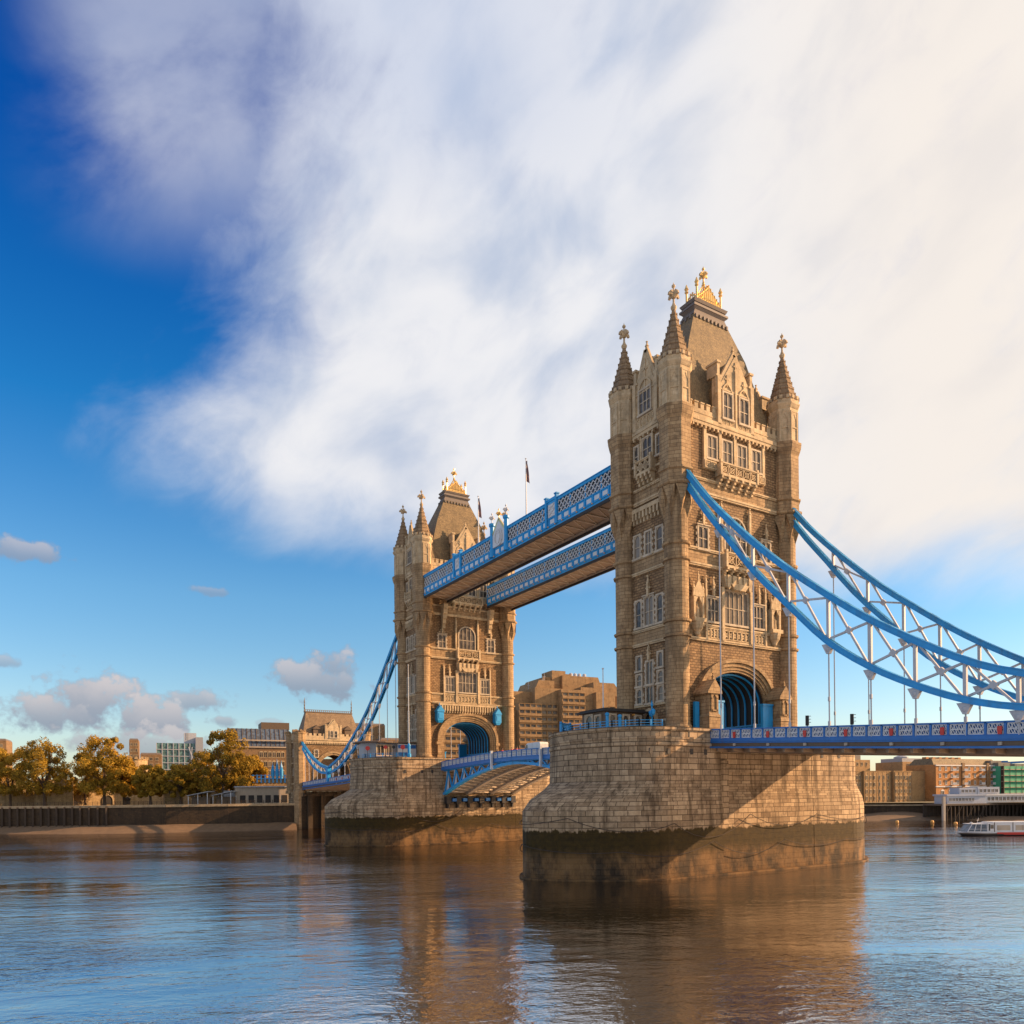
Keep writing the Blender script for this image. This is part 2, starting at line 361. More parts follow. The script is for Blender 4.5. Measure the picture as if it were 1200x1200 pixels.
# ------------------------------------------------------------------ window kit (faces -Y, foot at z=0, wall plane y=0)
_wc={}
def win_meshes(w,h,lights,rows=2,arch=False,quoin=True,hood=False):
    k=(w,h,lights,rows,arch,quoin,hood)
    if k in _wc: return _wc[k]
    f=MB(); j=.24; p=.24
    hw=w/2
    for sx in (-1,1):
        a,b=sorted((sx*hw,sx*(hw+j))); f.box(a,b,-p,.05,-.02,h if not arch else h*.62)
        if quoin:
            z=.1;i=0
            while z<h*(.62 if arch else 1)-.3:
                if i%2==0:
                    a,b=sorted((sx*(hw+j),sx*(hw+j+.22))); f.box(a,b,-p+.06,.05,z,z+.4)
                z+=.42;i+=1
    f.box(-hw-j-.14,hw+j+.14,-p-.12,.05,-.3,0)
    if arch:
        z0=h*.62; o=arc(0,z0,hw+j,h-z0+j,16); i_=arc(0,z0,hw,h-z0,16)
        for a in range(16):
            (x0,zz0),(x1,zz1)=o[a],o[a+1];(u0,w0),(u1,w1)=i_[a],i_[a+1]
            f.add([(x0,-p,zz0),(x1,-p,zz1),(u1,-p,w1),(u0,-p,w0),(x0,.05,zz0),(x1,.05,zz1),(u1,.05,w1),(u0,.05,w0)],[(0,1,2,3),(0,4,5,1),(3,2,6,7)])
    else:
        f.box(-hw-j,hw+j,-p,.05,h,h+j)
        if hood: f.box(-hw-j-.2,hw+j+.2,-p-.15,.05,h+j,h+j+.16)
    mw=.11 if w/lights>.5 else .08
    for i in range(1,lights):
        x=-hw+w*i/lights
        top=h
        if arch: top=h*.62+(h*.38)*math.sqrt(max(0,1-(x/hw)**2))
        f.box(x-mw/2,x+mw/2,-p+.08,.03,0,top)
    for r in range(1,rows): f.box(-hw,hw,-p+.1,.03,h*r/rows*(.96 if not arch else .8)-.05,h*r/rows*(.96 if not arch else .8)+.06)
    if not arch:   # pointed heads of the lights
        lw=w/lights
        for i in range(lights):
            x0=-hw+lw*i; 
            for (a,b) in ((x0,x0+lw*.5),(x0+lw,x0+lw*.5)): f.prism([(a,h-lw*.42),(a*.6+b*.4,h-lw*.12),(b,h)][::1] + [(a,h)],-p+.1,.02)
    g=MB()
    if arch:
        pts=[(-hw,0),(hw,0)]+arc(0,h*.62,hw,h*.38,16); g.prism(pts,-.05,.02)
    else: g.box(-hw,hw,-.05,.02,0,h)
    _wc[k]=(f.mesh('window',M['wtrim']),g.mesh('glass',M['glass'])); return _wc[k]
def window(parent,x,y,z,rz,w,h,lights=2,rows=2,**k):
    fm,gm=win_meshes(w,h,lights,rows,**k); o=obj('window',fm,parent,(x,y,z),rz); obj('glass',gm,o); return o
def tracery(f,x0,x1,z0,z1,y,n,d=.12):
    """row of pierced panels, frame and crossed bars, front at y"""
    f.box(x0,x1,y-d,y+.1,z1-.14,z1); f.box(x0,x1,y-d,y+.1,z0,z0+.14)
    W=(x1-x0)/n
    for i in range(n+1):
        x=x0+W*i; f.box(x-.07,x+.07,y-d-.03,y+.1,z0,z1)
    for i in range(n):
        a=x0+W*i+.07;b=x0+W*(i+1)-.07
        f.beam((a,y-d/2,z0+.14),(b,y-d/2,z1-.14),d*.8,.09,(0,1,0)); f.beam((b,y-d/2,z0+.14),(a,y-d/2,z1-.14),d*.8,.09,(0,1,0))
        cx,cz=(a+b)/2,(z0+z1)/2; r=min(b-a,z1-z0)*.27
        q=[(cx+r*math.cos(t*math.pi/4),cz+r*math.sin(t*math.pi/4)) for t in range(8)]
        for t in range(8): f.beam((q[t][0],y-d/2,q[t][1]),(q[(t+1)%8][0],y-d/2,q[(t+1)%8][1]),d*.8,.07,(0,1,0))
def cross_finial(f,x,y,z,h,ax=0):
    """stone fleur finial: knobs, shaft and four leaves"""
    f.lathe([(.10*h/3,z),(.22*h/3,z+.1*h),(.12*h/3,z+.2*h),(.12*h/3,z+.34*h)],8,x,y)
    for a in range(4):
        an=a*math.pi/2+ax; ca,sa=math.cos(an),math.sin(an)
        for (r0,z0,r1,z1,wd) in ((.05,.40,.62,.56,.30),(.62,.56,.74,.44,.24),(.05,.52,.45,.66,.22)):
            f.beam((x+ca*r0*h/3,y+sa*r0*h/3,z+z0*h),(x+ca*r1*h/3,y+sa*r1*h/3,z+z1*h),wd*h/3,wd*h/3)
    f.lathe([(.14*h/3,z+.36*h),(.24*h/3,z+.5*h),(.10*h/3,z+.62*h),(.09*h/3,z+.78*h),(.22*h/3,z+.82*h),(.22*h/3,z+.88*h),(.08*h/3,z+.92*h),(.02,z+h)],8,x,y)
def pinnacle(f,x,y,z,h,w):
    f.cbox(x,y,z,w,w,h*.5); f.cbox(x,y,z+h*.5,w*1.3,w*1.3,h*.05)
    a=w/2; f.add([(x-a,y-a,z+h*.55),(x+a,y-a,z+h*.55),(x+a,y+a,z+h*.55),(x-a,y+a,z+h*.55),(x,y,z+h*.95)],[(0,1,4),(1,2,4),(2,3,4),(3,0,4)])
    f.cbox(x,y,z+h*.86,w*.7,w*.7,h*.08)
# ------------------------------------------------------------------ great tower
PT=19.35; TX,TY=11.27,5.26; WX,WY=11.5,5.55
def face_mats(): 
    return {'S':(0,(0,-WY)),'E':(math.pi/2,(WX,0)),'N':(math.pi,(0,WY)),'W':(-math.pi/2,(-WX,0))}
def FM(rz,off): return Matrix.Translation((off[0],off[1],0))@Matrix.Rotation(rz,4,'Z')
def arched_wall(f,W,y0,y1,H,a,b,sp,p=2.15):
    """wall x -W..W, y0..y1, z -.3..H, with arched opening half width a, spring sp, rise b"""
    n=24; A=arc(0,sp,a,b,n,p=p)
    for y in (y0,y1):
        sgn=1 if y==y0 else -1
        def q(l): f.add([(x,y,z) for x,z in (l if sgn>0 else l[::-1])],[tuple(range(len(l)))])
        q([(-W,-.3),(-a,-.3),(-a,sp),(-W,sp)]); q([(a,-.3),(W,-.3),(W,sp),(a,sp)])
        q([(-W,sp),(-a,sp),(-a,H),(-W,H)]); q([(a,sp),(W,sp),(W,H),(a,H)])
        for i in range(n):
            (x0,z0),(x1,z1)=A[i],A[i+1]; q([(x1,z1),(x0,z0),(x0,H),(x1,H)])
    pts=[(a,-.3)]+A+[(-a,-.3)]
    for i in range(len(pts)-1):
        (x0,z0),(x1,z1)=pts[i],pts[i+1]; f.add([(x0,y0,z0),(x1,y0,z1),(x1,y1,z1),(x0,y1,z0)],[(0,1,2,3)])
def build_tower(loc,rz,label):
    T=empty('bridge_tower',loc,rz,label,'tower','the two great stone towers of the bridge')
    FA=face_mats(); HA=15.3
    # walls
    f=MB(); 
    f.M=Matrix.Identity(4); arched_wall(f,WX,-WY,-WY+1.4,HA,6.25,4.7,4.4); 
    f.M=Matrix.Rotation(math.pi,4,'Z'); arched_wall(f,WX,-WY,-WY+1.4,HA,6.25,4.7,4.4); f.M=Matrix.Identity(4)
    for s in (-1,1):
        f.box(*sorted((s*WX,s*(WX-3.2))),-WY+1.4,WY-1.4,-.3,HA)
    f.box(-WX+3.2,WX-3.2,-WY+1.4,WY-1.4,11.0,HA)
    f.box(-WX,WX,-WY,WY,HA,44.2)
    obj('wall',f,T,mt='rubble')
    # arch mouldings, both ends
    for s in (0,math.pi):
        f=MB(); f.M=Matrix.Rotation(s,4,'Z')
        for (ro,ri,y0,y1) in ((8.15,7.55,-.62,0),(7.55,7.0,-.38,0),(7.0,6.55,-.2,0),(6.55,6.2,-.05,.3)):
            O=[(ro,1.2)]+arc(0,4.4,ro,ro-1.65,28,p=2.12)+[(-ro,1.2)]; I=[(ri,1.2)]+arc(0,4.4,ri,ri-1.6,28,p=2.12)+[(-ri,1.2)]
            for i in range(len(O)-1):
                q=[O[i],O[i+1],I[i+1],I[i]]; f.add([(x,-WY+y0,z) for x,z in q]+[(x,-WY+y1,z) for x,z in q],[(0,1,2,3),(0,4,5,1),(2,6,7,3)])
        f.box(-8.5,-7.4,-WY-.75,-WY+.1,3.4,4.1); f.box(7.4,8.5,-WY-.75,-WY+.1,3.4,4.1)
        for sx in (-1,1): f.box(*sorted((sx*8.15,sx*6.2)),-WY-.30,-WY+.2,-.3,1.2)
        obj('arch_moulding',f,T,mt='ashlar')
    # vault lining with blue ribs
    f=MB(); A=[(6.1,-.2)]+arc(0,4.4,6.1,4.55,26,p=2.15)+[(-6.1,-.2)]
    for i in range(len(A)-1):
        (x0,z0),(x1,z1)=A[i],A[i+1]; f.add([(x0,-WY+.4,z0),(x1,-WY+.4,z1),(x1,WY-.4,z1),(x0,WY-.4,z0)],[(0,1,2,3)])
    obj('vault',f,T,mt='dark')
    rb=MB(); A=[(6.06,0)]+arc(0,4.4,6.06,4.5,26,p=2.15)+[(-6.06,0)]; I=[(5.83,0)]+arc(0,4.4,5.83,4.27,26,p=2.15)+[(-5.83,0)]
    for i in range(len(A)-1):
        q=[A[i],A[i+1],I[i+1],I[i]]; rb.add([(x,-.09,z) for x,z in q]+[(x,.09,z) for x,z in q],[(0,1,2,3),(7,6,5,4),(2,6,7,3),(0,4,5,1)])
    rb=rb.mesh('vault_rib',M['blue'])
    for i in range(8): obj('vault_rib',rb,T,(0,-WY+.9+i*(2*WY-1.8)/7,0))
    for s in (-1,1):
        f=MB()
        f.box(*sorted((s*5.95,s*5.75)),-WY+.2,WY-.2,0,1.7)
        for i in range(12): y=-WY+.5+i*(2*WY-1)/11; f.box(*sorted((s*5.75,s*5.6)),y-.08,y+.08,0,1.75)
        f.box(*sorted((s*5.78,s*5.55)),-WY+.2,WY-.2,1.6,1.8)
        obj('dado_panel',f,T,mt='blue')
    # string courses and cornices
    def course(z,h,p,dent=0):
        f=MB()
        for sx,sy in ((1,0),(-1,0)): pass
        e=WX+p; g=WY+p
        f.box(-e,e,-g,-WY+.05,z,z+h*.45); f.box(-e-.08,e+.08,-g-.1,-WY+.05,z+h*.45,z+h)
        f.box(-e,e,WY-.05,g,z,z+h*.45); f.box(-e-.08,e+.08,WY-.05,g+.1,z+h*.45,z+h)
        for s in (-1,1):
            f.box(*sorted((s*(WX-.05),s*e)),-WY+.05,WY-.05,z+.003,z+h*.45-.003); f.box(*sorted((s*(WX-.05),s*(e+.1))),-WY+.05,WY-.05,z+h*.45+.002,z+h-.003)
        if dent:
            n=24
            for i in range(n):
                x=-WX+2.2+(2*WX-4.4)*i/(n-1)
                for s in (-1,1): f.cbox(x,s*(WY+p*.5),z-.35,.26,p,.36)
            for i in range(8):
                y=-WY+2+(2*WY-4)*i/7
                for s in (-1,1): f.cbox(s*(WX+p*.5),y,z-.35,p,.26,.36)
        return f
    for z,h,p,d in ((12.95,.45,.28,0),(15.0,.4,.25,0),(23.4,.45,.28,0),(25.6,.4,.25,0),(33.5,.5,.32,0),(35.6,.35,.22,0),(43.3,1.0,.5,1)):
        obj('string_course',course(z,h,p,d),T,mt='trim')
    # smooth ashlar bands between the paired courses
    f=MB()
    for z0,z1 in ((13.4,15.0),(23.85,25.6),(34.0,35.6)): f.box(-WX-.06,WX+.06,-WY-.06,WY+.06,z0,z1)
    f.box(-WX-.08,WX+.08,-WY-.08,WY+.08,-.25,.0)
    split('stone_band',f,T,mt='ashlar')
    # corner turrets
    for sx in (-1,1):
        for sy in (-1,1):
            f=MB(); cx,cy=sx*TX,sy*TY
            r=1.66
            prof=[(r+.25,-.3),(r+.25,.7),(r+.08,1.0),(r,1.2)]
            for z in (12.95,15.0,23.4,25.6): prof+=[(r,z),(r+.25,z+.08),(r+.33,z+.36),(r,z+.46)]
            prof+=[(r,33.3)]
            f.lathe(prof,20,cx,cy)
            o8=math.pi/8; r8=2.12/math.cos(o8)
            for k in range(8):     # broaches between round shaft and octagon: pointed recesses stay between them
                a=o8+k*math.pi/4; ca,sa=math.cos(a),math.sin(a); P=lambda rr,z,tt=0:(cx+rr*ca-tt*sa,cy+rr*sa+tt*ca,z)
                f.add([P(r-.1,28.9),P(r8+.02,31.2,-.10),P(r8+.02,31.2,.10),P(r8,33.4,-.85),P(r8,33.4,.85),P(r-.3,33.4,-.75),P(r-.3,33.4,.75),P(r-.2,30.4,-.42),P(r-.2,30.4,.42)],
                      [(0,2,1),(1,2,4,3),(0,1,3,5,7),(0,8,6,4,2)])
            f.lathe([(r8,33.3),(r8+.1,33.45),(r8+.42,33.7),(r8+.42,34.0),(r8,34.05),(r8,35.6),(r8+.25,35.7),(r8+.25,35.95),(r8,36.0),(r8,42.6),(r8+.15,42.9),(r8+.34,43.4),(r8+.44,44.1),(r8+.44,44.4),(r8-.02,44.5)],8,cx,cy,o8)
            u=obj('turret',f,T,mt='ashlar')
            g=MB(); ru=2.02/math.cos(o8)
            g.lathe([(ru,44.3),(ru,49.6),(ru+.1,49.7),(ru+.38,50.2),(ru+.38,50.4),(ru+.2,50.5),(ru+.2,51.0),(ru-.3,51.0)],8,cx,cy,o8)
            for k in range(8):   # blind panels and little battlements
                a=k*math.pi/4; g.M=Matrix.Translation((cx,cy,0))@Matrix.Rotation(a+math.pi/2,4,'Z')
                for x in (-.62,.62): g.box(x-.1,x+.1,-2.14,-2.0,44.6,49.2)
                for z in (44.6,46.6,49.0): g.box(-.62,.62,-2.12,-2.0,z,z+.2)
                g.prism([(-.5,47.7),(0,48.8),(.5,47.7),(.5,49.0),(-.5,49.0)],-2.08,-2.0)
                for x in (-.5,.5): g.box(x-.22,x+.22,-2.36,-2.12,51.0,51.5)
            g.M=Matrix.Identity(4)
            obj('turret_head',g,u,mt='trim')
            g=MB(); prof=[]
            for i in range(9):
                z=51.0+(58.4-51.0)*i/8; rr=(1.98*(1-i/8)**1.05+.22)
                prof+=[(rr,z)]
                if 0<i<8: prof+=[(rr+.08,z+.02),(rr+.05,z+.16),(rr-.05,z+.17)]
            g.lathe(prof,8,cx,cy,o8)
            for k in range(8):
                a=o8+k*math.pi/4
                for i in range(1,8):
                    z=51.2+i*.9; rr=1.98*(1-(z-51)/7.4)**1.05+.24; g.cbox(cx+rr*math.cos(a),cy+rr*math.sin(a),z,.12,.12,.2)
            obj('spire',g,u,mt='spire')
            g=MB(); g.lathe([(.28,58.2),(.42,58.5),(.42,58.75),(.2,58.85)],8,cx,cy); cross_finial(g,cx,cy,58.6,3.5)
            obj('finial',g,u,mt='trim')
    # main roof
    f=MB()
    f.frus((10.0,4.75),(8.6,4.2),44.2,48.6); f.frus((8.6,4.2),(5.9,2.75),48.6,57.2); f.frus((5.9,2.75),(3.1,1.2),57.2,63.3)
    roof=obj('roof',f,T,mt='slate')
    f=MB(); f.frus((3.5,1.4),(3.12,1.24),62.6,63.4); f.frus((3.1,1.2),(3.45,1.5),63.4,63.8); f.box(-3.55,3.55,-1.6,1.6,63.8,64.1); f.box(-3.2,3.2,-1.3,1.3,64.1,64.5); f.frus((3.3,1.4),(3.5,1.6),64.5,64.9)
    for i in range(9):
        for s in (-1,1): f.cbox(-3.2+i*.8,s*1.58,61.9,.3,.3,.55)
    for i in range(3):
        for s in (-1,1): f.cbox(s*3.72,-.9+i*.9,61.9,.3,.3,.55)
    obj('roof_cap',f,roof,mt='lead')
    # gilded crown
    f=MB()
    for sx in (-1,1):
        for sy in (-1,1):
            x,y=sx*2.5,sy*1.05
            f.lathe([(.2,64.9),(.14,65.3),(.14,67.0),(.3,67.2),(.2,67.5),(.34,67.7),(.2,68.0),(.05,68.4)],8,x,y)
    def lace(x0,x1,y0,y1,n,hmax):
        for i in range(n+1):
            tt=i/n; x=x0+(x1-x0)*tt;y=y0+(y1-y0)*tt; h=.7+hmax*(1-abs(2*tt-1))**1.15
            f.tube([(x,y,64.9),(x,y,64.9+h)],.10,5)
            f.lathe([(.03,64.9+h-.05),(.17,64.9+h+.08),(.03,64.9+h+.26)],6,x,y)
            if i<n:
                t2=(i+1)/n; xx=x0+(x1-x0)*t2;yy=y0+(y1-y0)*t2; h2=.7+hmax*(1-abs(2*t2-1))**1.15
                f.tube([(x,y,64.9+h-.1),(xx,yy,64.9+h2-.1)],.11,5); f.tube([(x,y,65.5),(xx,yy,65.5)],.09,5)
                f.tube([(x,y,64.9),(xx,yy,65.7)],.09,4); f.tube([(xx,yy,64.9),(x,y,65.7)],.09,4)
                if min(h,h2)>1.5: f.tube([(x,y,65.6),(xx,yy,64.9+h2-.2)],.09,4); f.tube([(xx,yy,65.6),(x,y,64.9+h-.2)],.09,4)
    for s in (-1,1): lace(-2.5,2.5,s*1.05,s*1.05,12,2.2); lace(s*2.5,s*2.5,-1.05,1.05,5,1.0)
    for sx in (-1,1):
        for sy in (-1,1): f.tube([(sx*2.5,sy*1.0,65.6),(sx*1.3,sy*.5,66.4),(sx*.3,sy*.12,68.2),(0,0,68.6)],.09,5)
    f.tube([(0,0,64.9),(0,0,70.9)],[.14,.08],6); f.lathe([(.05,68.3),(.3,68.6),(.05,68.9)],8)
    cross_finial(f,0,0,68.6,2.9)
    f.box(-2.8,2.8,-1.25,1.25,64.9,65.15)
    for sy in (-1,1): f.prism([(-2.4,65.1),(2.4,65.1),(2.2,65.9),(.9,66.6),(.3,68.0),(-.3,68.0),(-.9,66.6),(-2.2,65.9)],sy*.9-.03,sy*.9+.03)
    obj('crown',f,T,mt='gold')
    # parapets, gables on the four sides
    for fc,(r,off) in FA.items():
        long_=fc in 'SN'; hwid=TX-2.0 if long_ else TY-1.95; gw=3.45 if long_ else 2.3
        F=FM(r,off)
        f=MB(); f.M=F
        for s in (-1,1):
            x0,x1=sorted((s*gw,s*hwid))
            if x1-x0>.3:
                f.box(x0,x1,-.22,.3,44.2,45.6)
                n=max(1,round((x1-x0)/1.25)); W=(x1-x0)/n
                for i in range(n): f.box(x0+W*i+.12,x0+W*i+.12+W*.58,-.22,.3,45.6,46.35); f.box(x0+W*i+.06,x0+W*i+.18+W*.58,-.3,.36,46.35,46.52)
                f.box(x0,x1,-.28,-.2,44.9,45.05)
        split('parapet',f,T,mt='trim')
        e=49.9; ap=55.1 if long_ else 55.3
        f=MB(); f.M=F
        f.prism([(-gw,44.1),(gw,44.1),(gw,e),(gw-.35,e),(0,ap-.3),(-gw+.35,e),(-gw,e)],-.38,.4)
        for s in (-1,1):
            f.beam((s*(gw-.1),-.1,e-.15),(0,-.1,ap+.05),.75,.4,(0,-1,0))
            f.box(*sorted((s*(gw-.35),s*(gw+.3))),-.6,.55,44.1,51.0); f.box(*sorted((s*(gw-.6),s*(gw+.45))),-.5,.7,51.0,51.3)
            f.box(*sorted((s*(gw-.3),s*(gw+.2))),-.4,1.6,51.3,53.0); f.box(*sorted((s*(gw-.45),s*(gw+.35))),-.55,1.7,53.0,53.3)
            f.beam((s*(gw+.28),-.3,48.6),(s*(gw+.28),-.3,51.0),.25,.3)
        f.box(-gw+.3,gw-.3,-.5,-.3,49.3,49.5)
        if long_:
            f.box(-.16,.16,-.62,-.3,44.2,52.6)
            for x,z in ((-1.75,50.9),(1.75,50.9),(0,53.2)):
                f.box(x-.08,x+.08,-.52,-.3,z-1.0,z+.7); f.box(x-.35,x+.35,-.5,-.3,z,z+.2); f.box(x-.22,x+.22,-.5,-.3,z-.6,z-.45)
            for x in (-1.7,1.7):
                A=arc(x,48.95,1.15,1.5,10,p=1.5); B=arc(x,48.95,.95,1.25,10,p=1.5)
                for i in range(10):
                    q=[A[i],A[i+1],B[i+1],B[i]]; f.add([(a_,-.56,b_) for a_,b_ in q]+[(a_,-.3,b_) for a_,b_ in q],[(0,1,2,3),(0,4,5,1),(2,6,7,3)])
            tracery(f,-3.0,-.3,44.25,45.1,-.4,3); tracery(f,.3,3.0,44.25,45.1,-.4,3)
        else:
            A=arc(0,49.4,1.5,1.9,12,p=1.8); B=arc(0,49.4,1.25,1.6,12,p=1.8)
            for i in range(12):
                q=[A[i],A[i+1],B[i+1],B[i]]; f.add([(a_,-.56,b_) for a_,b_ in q]+[(a_,-.3,b_) for a_,b_ in q],[(0,1,2,3),(0,4,5,1),(2,6,7,3)])
            f.box(-.1,.1,-.5,-.3,49.4,54); f.box(-.5,.5,-.5,-.3,52.4,52.6)
            tracery(f,-1.9,1.9,44.4,45.9,-.38,5)
        pinnacle(f,0,0,ap-.2,1.6,.34)
        g=obj('gable',f,T,mt='trim')
        h=MB(); h.M=F; dep=3.6 if long_ else 5.2
        n_=[(-gw+.1,.35,e-.1),(gw-.1,.35,e-.1),(0,.35,ap-.5),(-gw+.1,dep,e-.1),(gw-.1,dep,e-.1),(0,dep+.6,ap-.5)]
        h.add(n_,[(0,3,5,2),(1,2,5,4),(0,1,4,3)]); h.add([(-gw+.1,.35,44.2),(-gw+.1,dep,44.2),(-gw+.1,dep,e-.1),(-gw+.1,.35,e-.1)],[(0,1,2,3)]); h.add([(gw-.1,.35,44.2),(gw-.1,dep,44.2),(gw-.1,dep,e-.1),(gw-.1,.35,e-.1)],[(0,3,2,1)])
        obj('dormer_roof',h,g,mt='slate')
        # windows
        def Wn(x,z,w,h_,l=2,rw=2,yy=0,**k):
            p=F@Vector((x,yy,z)); return window(T,p.x,p.y,p.z,r,w,h_,l,rw,**k)
        if long_:
            for x in (-1.7,1.7): Wn(x,45.3,1.75,3.6,2,2,-.38,quoin=False)
            for x in (-4.6,-1.53,1.53,4.6): Wn(x,39.1,1.75,3.1,2,2,quoin=False)
            Wn(0,26.15,4.2,5.2,4,2,arch=True,quoin=False)
            for x in (-6.55,6.55): Wn(x,25.95,1.75,3.0,2,2,hood=True)
            Wn(0,15.9,4.7,4.7,5,2,quoin=False)
            for x in (-4.75,4.75): Wn(x,15.9,2.1,3.2,3,2,quoin=False,hood=True)
            f=MB(); f.M=F      # balcony of the top floor
            def balc(x0,x1,z0,z1,d,n,drop,nb):
                f.box(x0,x1,-d,.05,z0-.25,z0); tracery(f,x0+.1,x1-.1,z0,z1,-d+.15,n); f.box(x0-.1,x1+.1,-d-.08,-d+.3,z1,z1+.16)
                for s,x in ((-1,x0),(1,x1)):
                    f.box(*sorted((x,x-s*.22)),-d,.05,z0,z1); f.cbox(x-s*.12,-d+.12,z0-.2,.4,.4,z1-z0+.7)
                for i in range(nb):
                    x=x0+.4+(x1-x0-.8)*i/(nb-1)
                    for k in range(4):
                        dd=d*(1-k/4.2); f.box(x-.19,x+.19,-dd,.05,z0-.25-drop*(k+1)/4,z0-.25-drop*k/4)
                # arches between brackets
                for i in range(nb-1):
                    x=x0+.4+(x1-x0-.8)*(i+.5)/(nb-1); wd=(x1-x0-.8)/(nb-1)
                    f.box(x-wd/2,x+wd/2,-d*.8,.05,z0-.5,z0-.25)
            balc(-3.9,3.9,36.9,38.35,1.15,5,1.5,6)
            obj('balcony',f,T,mt='trim')
            f=MB(); f.M=F
            balc(-3.0,3.0,23.9,25.7,1.2,3,1.0,5); f.prism([(-2.6,21.0),(2.6,21.0),(3.0,22.7),(-3.0,22.7)],-.75,.05); f.prism([(-1.0,20.7),(1.0,20.7),(2.0,21.6),(-2.0,21.6)],-1.0,.05)
            for x in (-2.2,-1.1,0,1.1,2.2): f.prism([(x-.3,21.0),(x,20.6),(x+.3,21.0),(x+.3,22.7),(x-.3,22.7)],-.95,-.7)
            obj('balcony',f,T,mt='trim')
            f=MB(); f.M=F       # buttress shafts, panel band, pilasters
            for x in (-2.95,2.95):
                f.box(x-.26,x+.26,-.5,.05,13.3,21.0); f.box(x-.2,x+.2,-.42,.05,26.0,31.6); pinnacle(f,x,-.25,31.4,2.0,.36)
            for x in (-6.2,6.2): f.box(x-.16,x+.16,-.4,.05,13.3,20.3); pinnacle(f,x,-.22,20.2,2.2,.3)
            for x in (-4.75,4.75): pinnacle(f,x,-.3,19.5,2.9,.34); f.box(x-.5,x+.5,-.3,.05,20.3,20.5)
            for x in (-6.55,6.55): pinnacle(f,x,-.25,29.2,2.6,.34); f.box(x-.5,x+.5,-.3,.05,30.0,30.2)
            tracery(f,-6.0,-3.3,13.5,14.9,-.1,4,.16); tracery(f,3.3,6.0,13.5,14.9,-.1,4,.16); tracery(f,-2.6,2.6,13.5,14.9,-.14,6,.2)
            for x in (-6.1,-3.07,0,3.07,6.1): f.box(x-.26,x+.26,-.34,.05,38.0,43.3)
            f.box(-6.4,-3.9,-.3,.05,37.4,38.7); f.box(3.9,6.4,-.3,.05,37.4,38.7); tracery(f,-6.2,-4,37.5,38.6,-.3,2); tracery(f,4,6.2,37.5,38.6,-.3,2)
            f.box(-7.4,-5.7,-.2,.05,29.6,29.8)
            split('buttress',f,T,mt='trim')
            if fc=='S':
                for s in (-1,1):   # niches beside the windows
                    f=MB(); f.M=F@Matrix.Translation((s*8.05,0,0))
                    for q in (-1,1): f.box(*sorted((q*.65,q*1.0)),-.75,.05,16.0,19.0); pinnacle(f,q*.9,-.6,19.0,2.0,.28)
                    f.prism([(-1.1,18.9),(1.1,18.9),(1.1,19.4),(0,21.4),(-1.1,19.4)],-.75,-.45); f.prism([(-.62,18.0),(0,19.1),(.62,18.0),(.62,19.2),(-.62,19.2)],-.7,-.4)
                    f.box(-.66,.66,-.1,.05,16,19); pinnacle(f,0,-.6,21.2,1.3,.25)
                    f.box(-1.15,1.15,-1.05,.05,15.4,15.95); f.lathe([(.1,13.4),(.4,13.7),(.45,14.0),(.8,14.5),(1.0,15.4)],10,0,-.3)
                    f.lathe([(.36,16.0),(.3,17.0),(.33,17.4),(.12,17.6),(.18,17.8),(.02,18.0)],8,0,-.3)
                    obj('statue_niche',f,T,mt='trim')
                for s in (-1,1):   # gabled stone piers at the gate
                    f=MB(); f.M=F@Matrix.Translation((s*7.35,-1.9,0))
                    f.box(-1.1,1.1,-.9,1.9,-.3,2.0); f.frus((1.2,1.0),(.9,.75),2.0,2.5); f.box(-.9,.9,-.7,1.9,2.4,5.3)
                    f.prism([(-1.35,5.2),(1.35,5.2),(1.35,5.5),(0,7.2),(-1.35,5.5)],-1.0,1.9)
                    f.box(-.55,.55,-.85,-.7,2.8,3.0); 
                    for q in (-.5,.5): f.box(q-.1,q+.1,-.85,-.7,2.8,4.6)
                    f.prism([(-.6,4.4),(0,5.1),(.6,4.4),(.6,5.2),(-.6,5.2)],-.85,-.7); pinnacle(f,0,-.6,6.9,1.2,.3)
                    obj('gate_pier',f,T,mt='ashlar')
                    f=MB(); f.M=F; f.box(*sorted((s*4.1,s*6.2)),-1.4,-.9,-.1,4.3); f.box(*sorted((s*4.0,s*6.25)),-1.5,-.85,4.3,4.55); f.box(*sorted((s*8.5,s*9.3)),-1.0,-.6,-.1,4.2)
                    split('gate_panel',f,T,mt='blue')
            else:
                f=MB(); f.M=F      # corbel table over the arch
                for i in range(23):
                    x=-7.4+14.8*i/22
                    if True: f.box(x-.17,x+.17,-.45,.05,11.3,12.6); f.box(x-.13,x+.13,-.25,.05,10.9,11.3)
                f.box(-7.8,7.8,-.5,.05,12.6,12.95)
                obj('corbel_table',f,T,mt='trim')
                for s in (-1,1):
                    f=MB(); f.M=F@Matrix.Translation((s*7.75,-.8,0)); 
                    f.frus((.45,.45),(.8,.7),8.4,9.0); f.box(-.8,.8,-.7,.75,9.0,10.9); f.box(-.93,.93,-.83,.85,10.9,11.1); f.prism([(-.95,11.1),(.95,11.1),(0,12.4)],-.8,.8)
                    f.box(-.5,.5,-.78,-.7,9.3,10.6); f.lathe([(.1,12.4),(.16,12.7),(.02,13.1)],6)
                    obj('signal_box',f,T,mt='blue')
                # brackets carrying the high walkways
                for xx in (-10.9,-6.2,6.2,10.9):
                    f=MB(); f.M=F@Matrix.Translation((xx,0,0))
                    for k in range(5): f.box(-.55+.04*k,.55-.04*k,-1.7+.3*k,.05,36.0-1.1*(k+1)+.01,36.0-1.1*k)
                    obj('bracket',f,T,mt='trim')
        else:
            Wn(0,46.3,2.3,3.3,3,2,-.38,quoin=False)
            Wn(0,39.8,1.8,2.95,2,2,quoin=False); 
